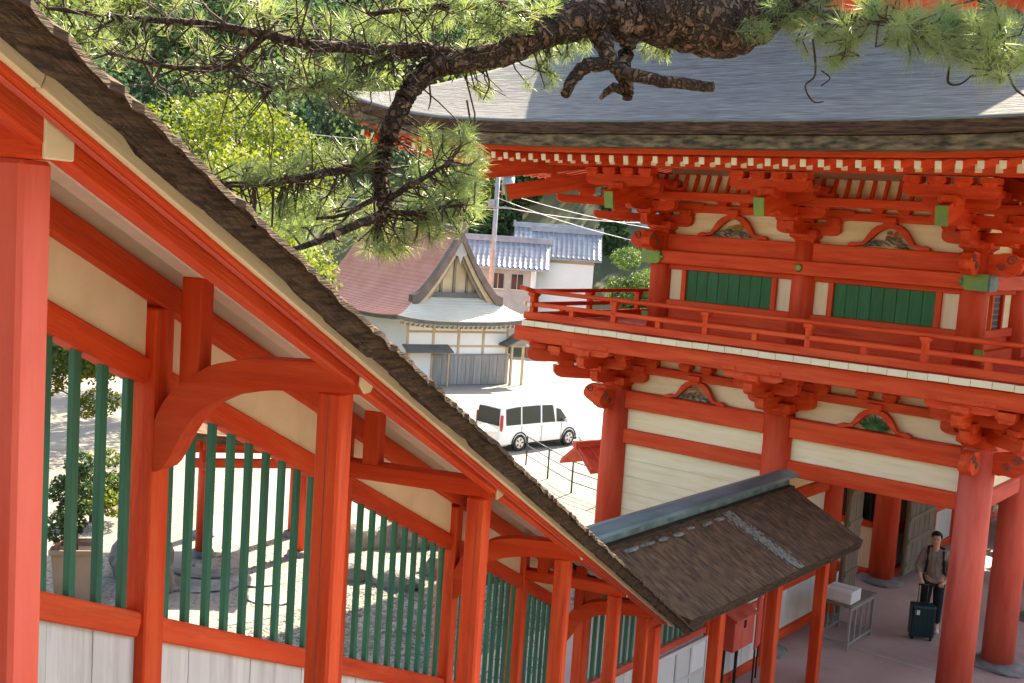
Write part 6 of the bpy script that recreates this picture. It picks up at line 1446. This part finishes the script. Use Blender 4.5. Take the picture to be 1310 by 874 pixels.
def skin_mesh(name, verts, edges, sub=2, root=0):
    me = bpy.data.meshes.new(name); me.from_pydata([v[:3] for v in verts], edges, []); me.update()
    o = bpy.data.objects.new(name + '_tmp', me); COL.objects.link(o)
    sk = o.modifiers.new('s', 'SKIN'); sk.use_smooth_shade = True
    for i, v in enumerate(verts):
        r = v[3]; me.skin_vertices[0].data[i].radius = r if isinstance(r, tuple) else (r, r)
        me.skin_vertices[0].data[i].use_root = (i == root)
    ss_ = o.modifiers.new('u', 'SUBSURF'); ss_.levels = sub; ss_.render_levels = sub
    dg = bpy.context.evaluated_depsgraph_get(); dg.update()
    out = bpy.data.meshes.new_from_object(o.evaluated_get(dg)); out.name = name
    bpy.data.objects.remove(o, do_unlink=True)
    out.polygons.foreach_set('use_smooth', [True] * len(out.polygons)); return out
pw = gm_ @ Vector((-1.34, 3.10, 0.012)); pth = math.atan2(-pw.x, pw.y)
per = empty('person', pw, pth, 'person in a striped brown shirt and black trousers leaning on a suitcase handle, looking up', 'person')
# faces local -Y ; +X is the person's left (viewer's right)
b = []; e = []
def add(v, par=None):
    b.append(v); i = len(b) - 1
    if par is not None: e.append((par, i))
    return i
pel = add((0.0, 0.0, 0.93, (0.15, 0.11)))
wa = add((-0.005, -0.01, 1.08, (0.135, 0.10)), pel); ch = add((-0.01, -0.025, 1.27, (0.155, 0.11)), wa); nb_ = add((-0.01, -0.025, 1.42, (0.075, 0.07)), ch); nk = add((-0.015, -0.035, 1.49, 0.05), nb_)
hd = add((-0.02, -0.045, 1.565, (0.068, 0.075)), nk); hm = add((-0.022, -0.04, 1.63, (0.076, 0.092)), hd); ht = add((-0.022, -0.02, 1.70, (0.058, 0.07)), hm)
arms = {}
for sgn in (-1, 1):
    sh = add((-0.01 + sgn * 0.17, -0.02, 1.38, 0.062), ch)
    if sgn < 0: el = add((-0.27, -0.06, 1.12, 0.043), sh); wr = add((-0.20, -0.24, 0.95, 0.028), el); hdp = add((-0.185, -0.30, 0.915, (0.034, 0.022)), wr)
    else: el = add((0.25, -0.02, 1.10, 0.043), sh); wr = add((0.18, -0.17, 0.93, 0.028), el); hdp = add((0.13, -0.23, 0.905, (0.034, 0.022)), wr)
    arms[sgn] = (sh, el, wr, hdp); hx, hy, hz = b[hdp][:3]
    for k, L in enumerate((0.036, 0.040, 0.038, 0.030)):
        f1 = add((hx + (k - 1.5) * 0.019, hy - 0.035, hz - 0.002, 0.0095), hdp); f2 = add((hx + (k - 1.5) * 0.019, hy - 0.040 - L * 0.3, hz - L * 0.75, 0.0085), f1); add((hx + (k - 1.5) * 0.018, hy - 0.022 - L * 0.2, hz - L * 1.35, 0.0075), f2)
    t1 = add((hx - sgn * 0.036, hy - 0.008, hz - 0.012, 0.011), hdp); add((hx - sgn * 0.040, hy - 0.034, hz - 0.036, 0.009), t1)
legs = {}
for sgn in (-1, 1):
    hp = add((sgn * 0.095, 0.0, 0.86, 0.092), pel); kn = add((sgn * 0.105, -0.03, 0.49, 0.06), hp); an = add((sgn * 0.115, 0.02, 0.09, 0.042), kn); to = add((sgn * 0.13, -0.13, 0.035, (0.04, 0.03)), an); legs[sgn] = (hp, kn, an, to)
bodym = skin_mesh('person_body', b, e); bd = link('body', bodym, M['skin'], per)
# shirt, trousers, shoes, tee
def grow(v, g): r = v[3]; return (v[0], v[1], v[2], tuple(q + g for q in r) if isinstance(r, tuple) else r + g)
sv = [(0.0, 0.0, 0.87, (0.185, 0.145)), grow(b[wa], 0.035), grow(b[ch], 0.026), (-0.01, -0.022, 1.40, (0.10, 0.085))]; se = [(0, 1), (1, 2), (2, 3)]
for sgn in (-1, 1):
    i0 = len(sv); s1_, s2_, s3_, _ = arms[sgn]; sv += [grow(b[s1_], 0.026), grow(b[s2_], 0.028), (*[b[s2_][k] * 0.35 + b[s3_][k] * 0.65 for k in range(3)], 0.05)]; se += [(2, i0), (i0, i0 + 1), (i0 + 1, i0 + 2)]
link('shirt', skin_mesh('shirt', sv, se), M['shirt'], per)
tv = [(0, 0, 0.99, (0.165, 0.125))]; te = []
for sgn in (-1, 1):
    i0 = len(tv); h_, k_2, a_, _ = legs[sgn]; tv += [grow(b[h_], 0.018), grow(b[k_2], 0.024), (b[a_][0], b[a_][1], 0.13, 0.06)]; te += [(0, i0), (i0, i0 + 1), (i0 + 1, i0 + 2)]
link('trousers', skin_mesh('trousers', tv, te), M['black'], per)
for sgn in (-1, 1):
    a_, t_ = b[legs[sgn][2]], b[legs[sgn][3]]
    link('shoe', skin_mesh('shoe', [(a_[0], a_[1] + 0.03, 0.055, (0.048, 0.052)), (a_[0] + sgn * 0.005, a_[1] - 0.07, 0.045, (0.05, 0.042)), (t_[0], t_[1] - 0.03, 0.036, (0.044, 0.032))], [(0, 1), (1, 2)]), M['tee'], per)
link('tee_shirt', skin_mesh('tee', [(-0.01, -0.055, 1.37, (0.055, 0.055)), (-0.012, -0.065, 1.20, (0.05, 0.06)), (-0.01, -0.06, 1.02, (0.06, 0.075))], [(0, 1), (1, 2)]), M['tee'], per)
for sgn in (-1, 1):      # backpack straps
    tube('backpack_strap', [(sgn * 0.12 - 0.01, 0.08, 1.40), (sgn * 0.12 - 0.01, -0.02, 1.465), (sgn * 0.125 - 0.01, -0.12, 1.39), (sgn * 0.13, -0.165, 1.25), (sgn * 0.15, -0.12, 1.08), (sgn * 0.16, 0.0, 1.02)], 0.022, M['black'], per, 8)
bp = link('backpack', own(boxmesh(0.30, 0.16, 0.44, 0.05), M['black']), None, per, Matrix.Translation((-0.01, 0.19, 1.22)))
# hair: cap over the skull
bm = bmesh.new(); bmesh.ops.create_uvsphere(bm, u_segments=24, v_segments=16, radius=1.0)
bmesh.ops.delete(bm, geom=[v for v in bm.verts if v.co.z < -0.45 or (v.co.y < -0.45 and v.co.z < 0.30)], context='VERTS')
for v in bm.verts: v.co = Vector((v.co.x * 0.094 - 0.022, v.co.y * 0.108 - 0.028, v.co.z * 0.098 + 1.655)) + Vector((random.gauss(0, .002), random.gauss(0, .002), random.gauss(0, .003)))
link('hair', fin(bm, 'hair', 0, True), M['hair'], per)
def ball(nm, c, r, m, sc_=(1, 1, 1)):
    bm = bmesh.new(); bmesh.ops.create_uvsphere(bm, u_segments=12, v_segments=8, radius=r)
    for v in bm.verts: v.co = Vector((v.co.x * sc_[0] + c[0], v.co.y * sc_[1] + c[1], v.co.z * sc_[2] + c[2]))
    link(nm, fin(bm, nm, 0, True), m, per)
ball('nose', (-0.022, -0.138, 1.598), 0.014, M['skin'], (0.9, 1.3, 1.4)); ball('mouth', (-0.022, -0.122, 1.560), 0.016, M['carver'], (1.3, 0.5, 0.35))
for sgn in (-1, 1): ball('eye', (-0.022 + sgn * 0.03, -0.126, 1.622), 0.010, M['hair'], (1.2, 0.6, 0.6)); ball('eyebrow', (-0.022 + sgn * 0.03, -0.125, 1.642), 0.016, M['hair'], (1.3, 0.5, 0.22)); ball('ear', (-0.022 + sgn * 0.082, -0.03, 1.612), 0.022, M['skin'], (0.4, 0.8, 1.2))
# suitcase
sw = Matrix.Translation(pw) @ Matrix.Rotation(pth + 0.25, 4, 'Z') @ Matrix.Translation((-0.24, -0.46, 0))
sui = empty('suitcase', sw.to_translation(), pth + 0.25, 'dark teal hard-shell suitcase standing in front of the person', 'suitcase')
bm = bmesh.new(); bmesh.ops.create_cube(bm, size=1.0)
for v in bm.verts: v.co = Vector((v.co.x * 0.38, v.co.y * 0.25, v.co.z * 0.54 + 0.33))
link('shell', fin(bm, 'shell', 0.04, True, 3), M['case'], sui)
for k in range(5): link('rib', own(boxmesh(0.02, 0.008, 0.44, 0.004), M['case']), None, sui, Matrix.Translation((-0.13 + k * 0.065, -0.128, 0.33)))
box2('zip_seam', (-0.192, -0.012, 0.08), (0.192, 0.012, 0.605), M['rubber'], sui, 0.004)
for x in (-0.15, 0.15):
    for y in (-0.08, 0.08):
        link('castor', own(cylmesh(0.028, 0.028, 0.03, 14), M['rubber']), None, sui, Matrix.Translation((x - 0.015, y, 0.028)) @ Matrix.Rotation(PI / 2, 4, 'Y')); box2('castor_fork', (x - 0.02, y - 0.018, 0.045), (x + 0.02, y + 0.018, 0.07), M['rubber'], sui, 0.004)
for x in (-0.075, 0.075): tube('handle_rod', [(x, 0.09, 0.58), (x, 0.09, 0.90)], 0.007, M['rail'], sui, 8)
tube('grip', [(-0.085, 0.09, 0.90), (0.085, 0.09, 0.90)], 0.015, M['rubber'], sui, 10); box2('sticker', (-0.14, -0.131, 0.44), (-0.07, -0.129, 0.52), M['paper'], sui, 0.0005)
tube('carry_handle', [(-0.07, -0.03, 0.60), (-0.06, -0.03, 0.63), (0.06, -0.03, 0.63), (0.07, -0.03, 0.60)], 0.011, M['rubber'], sui, 8)
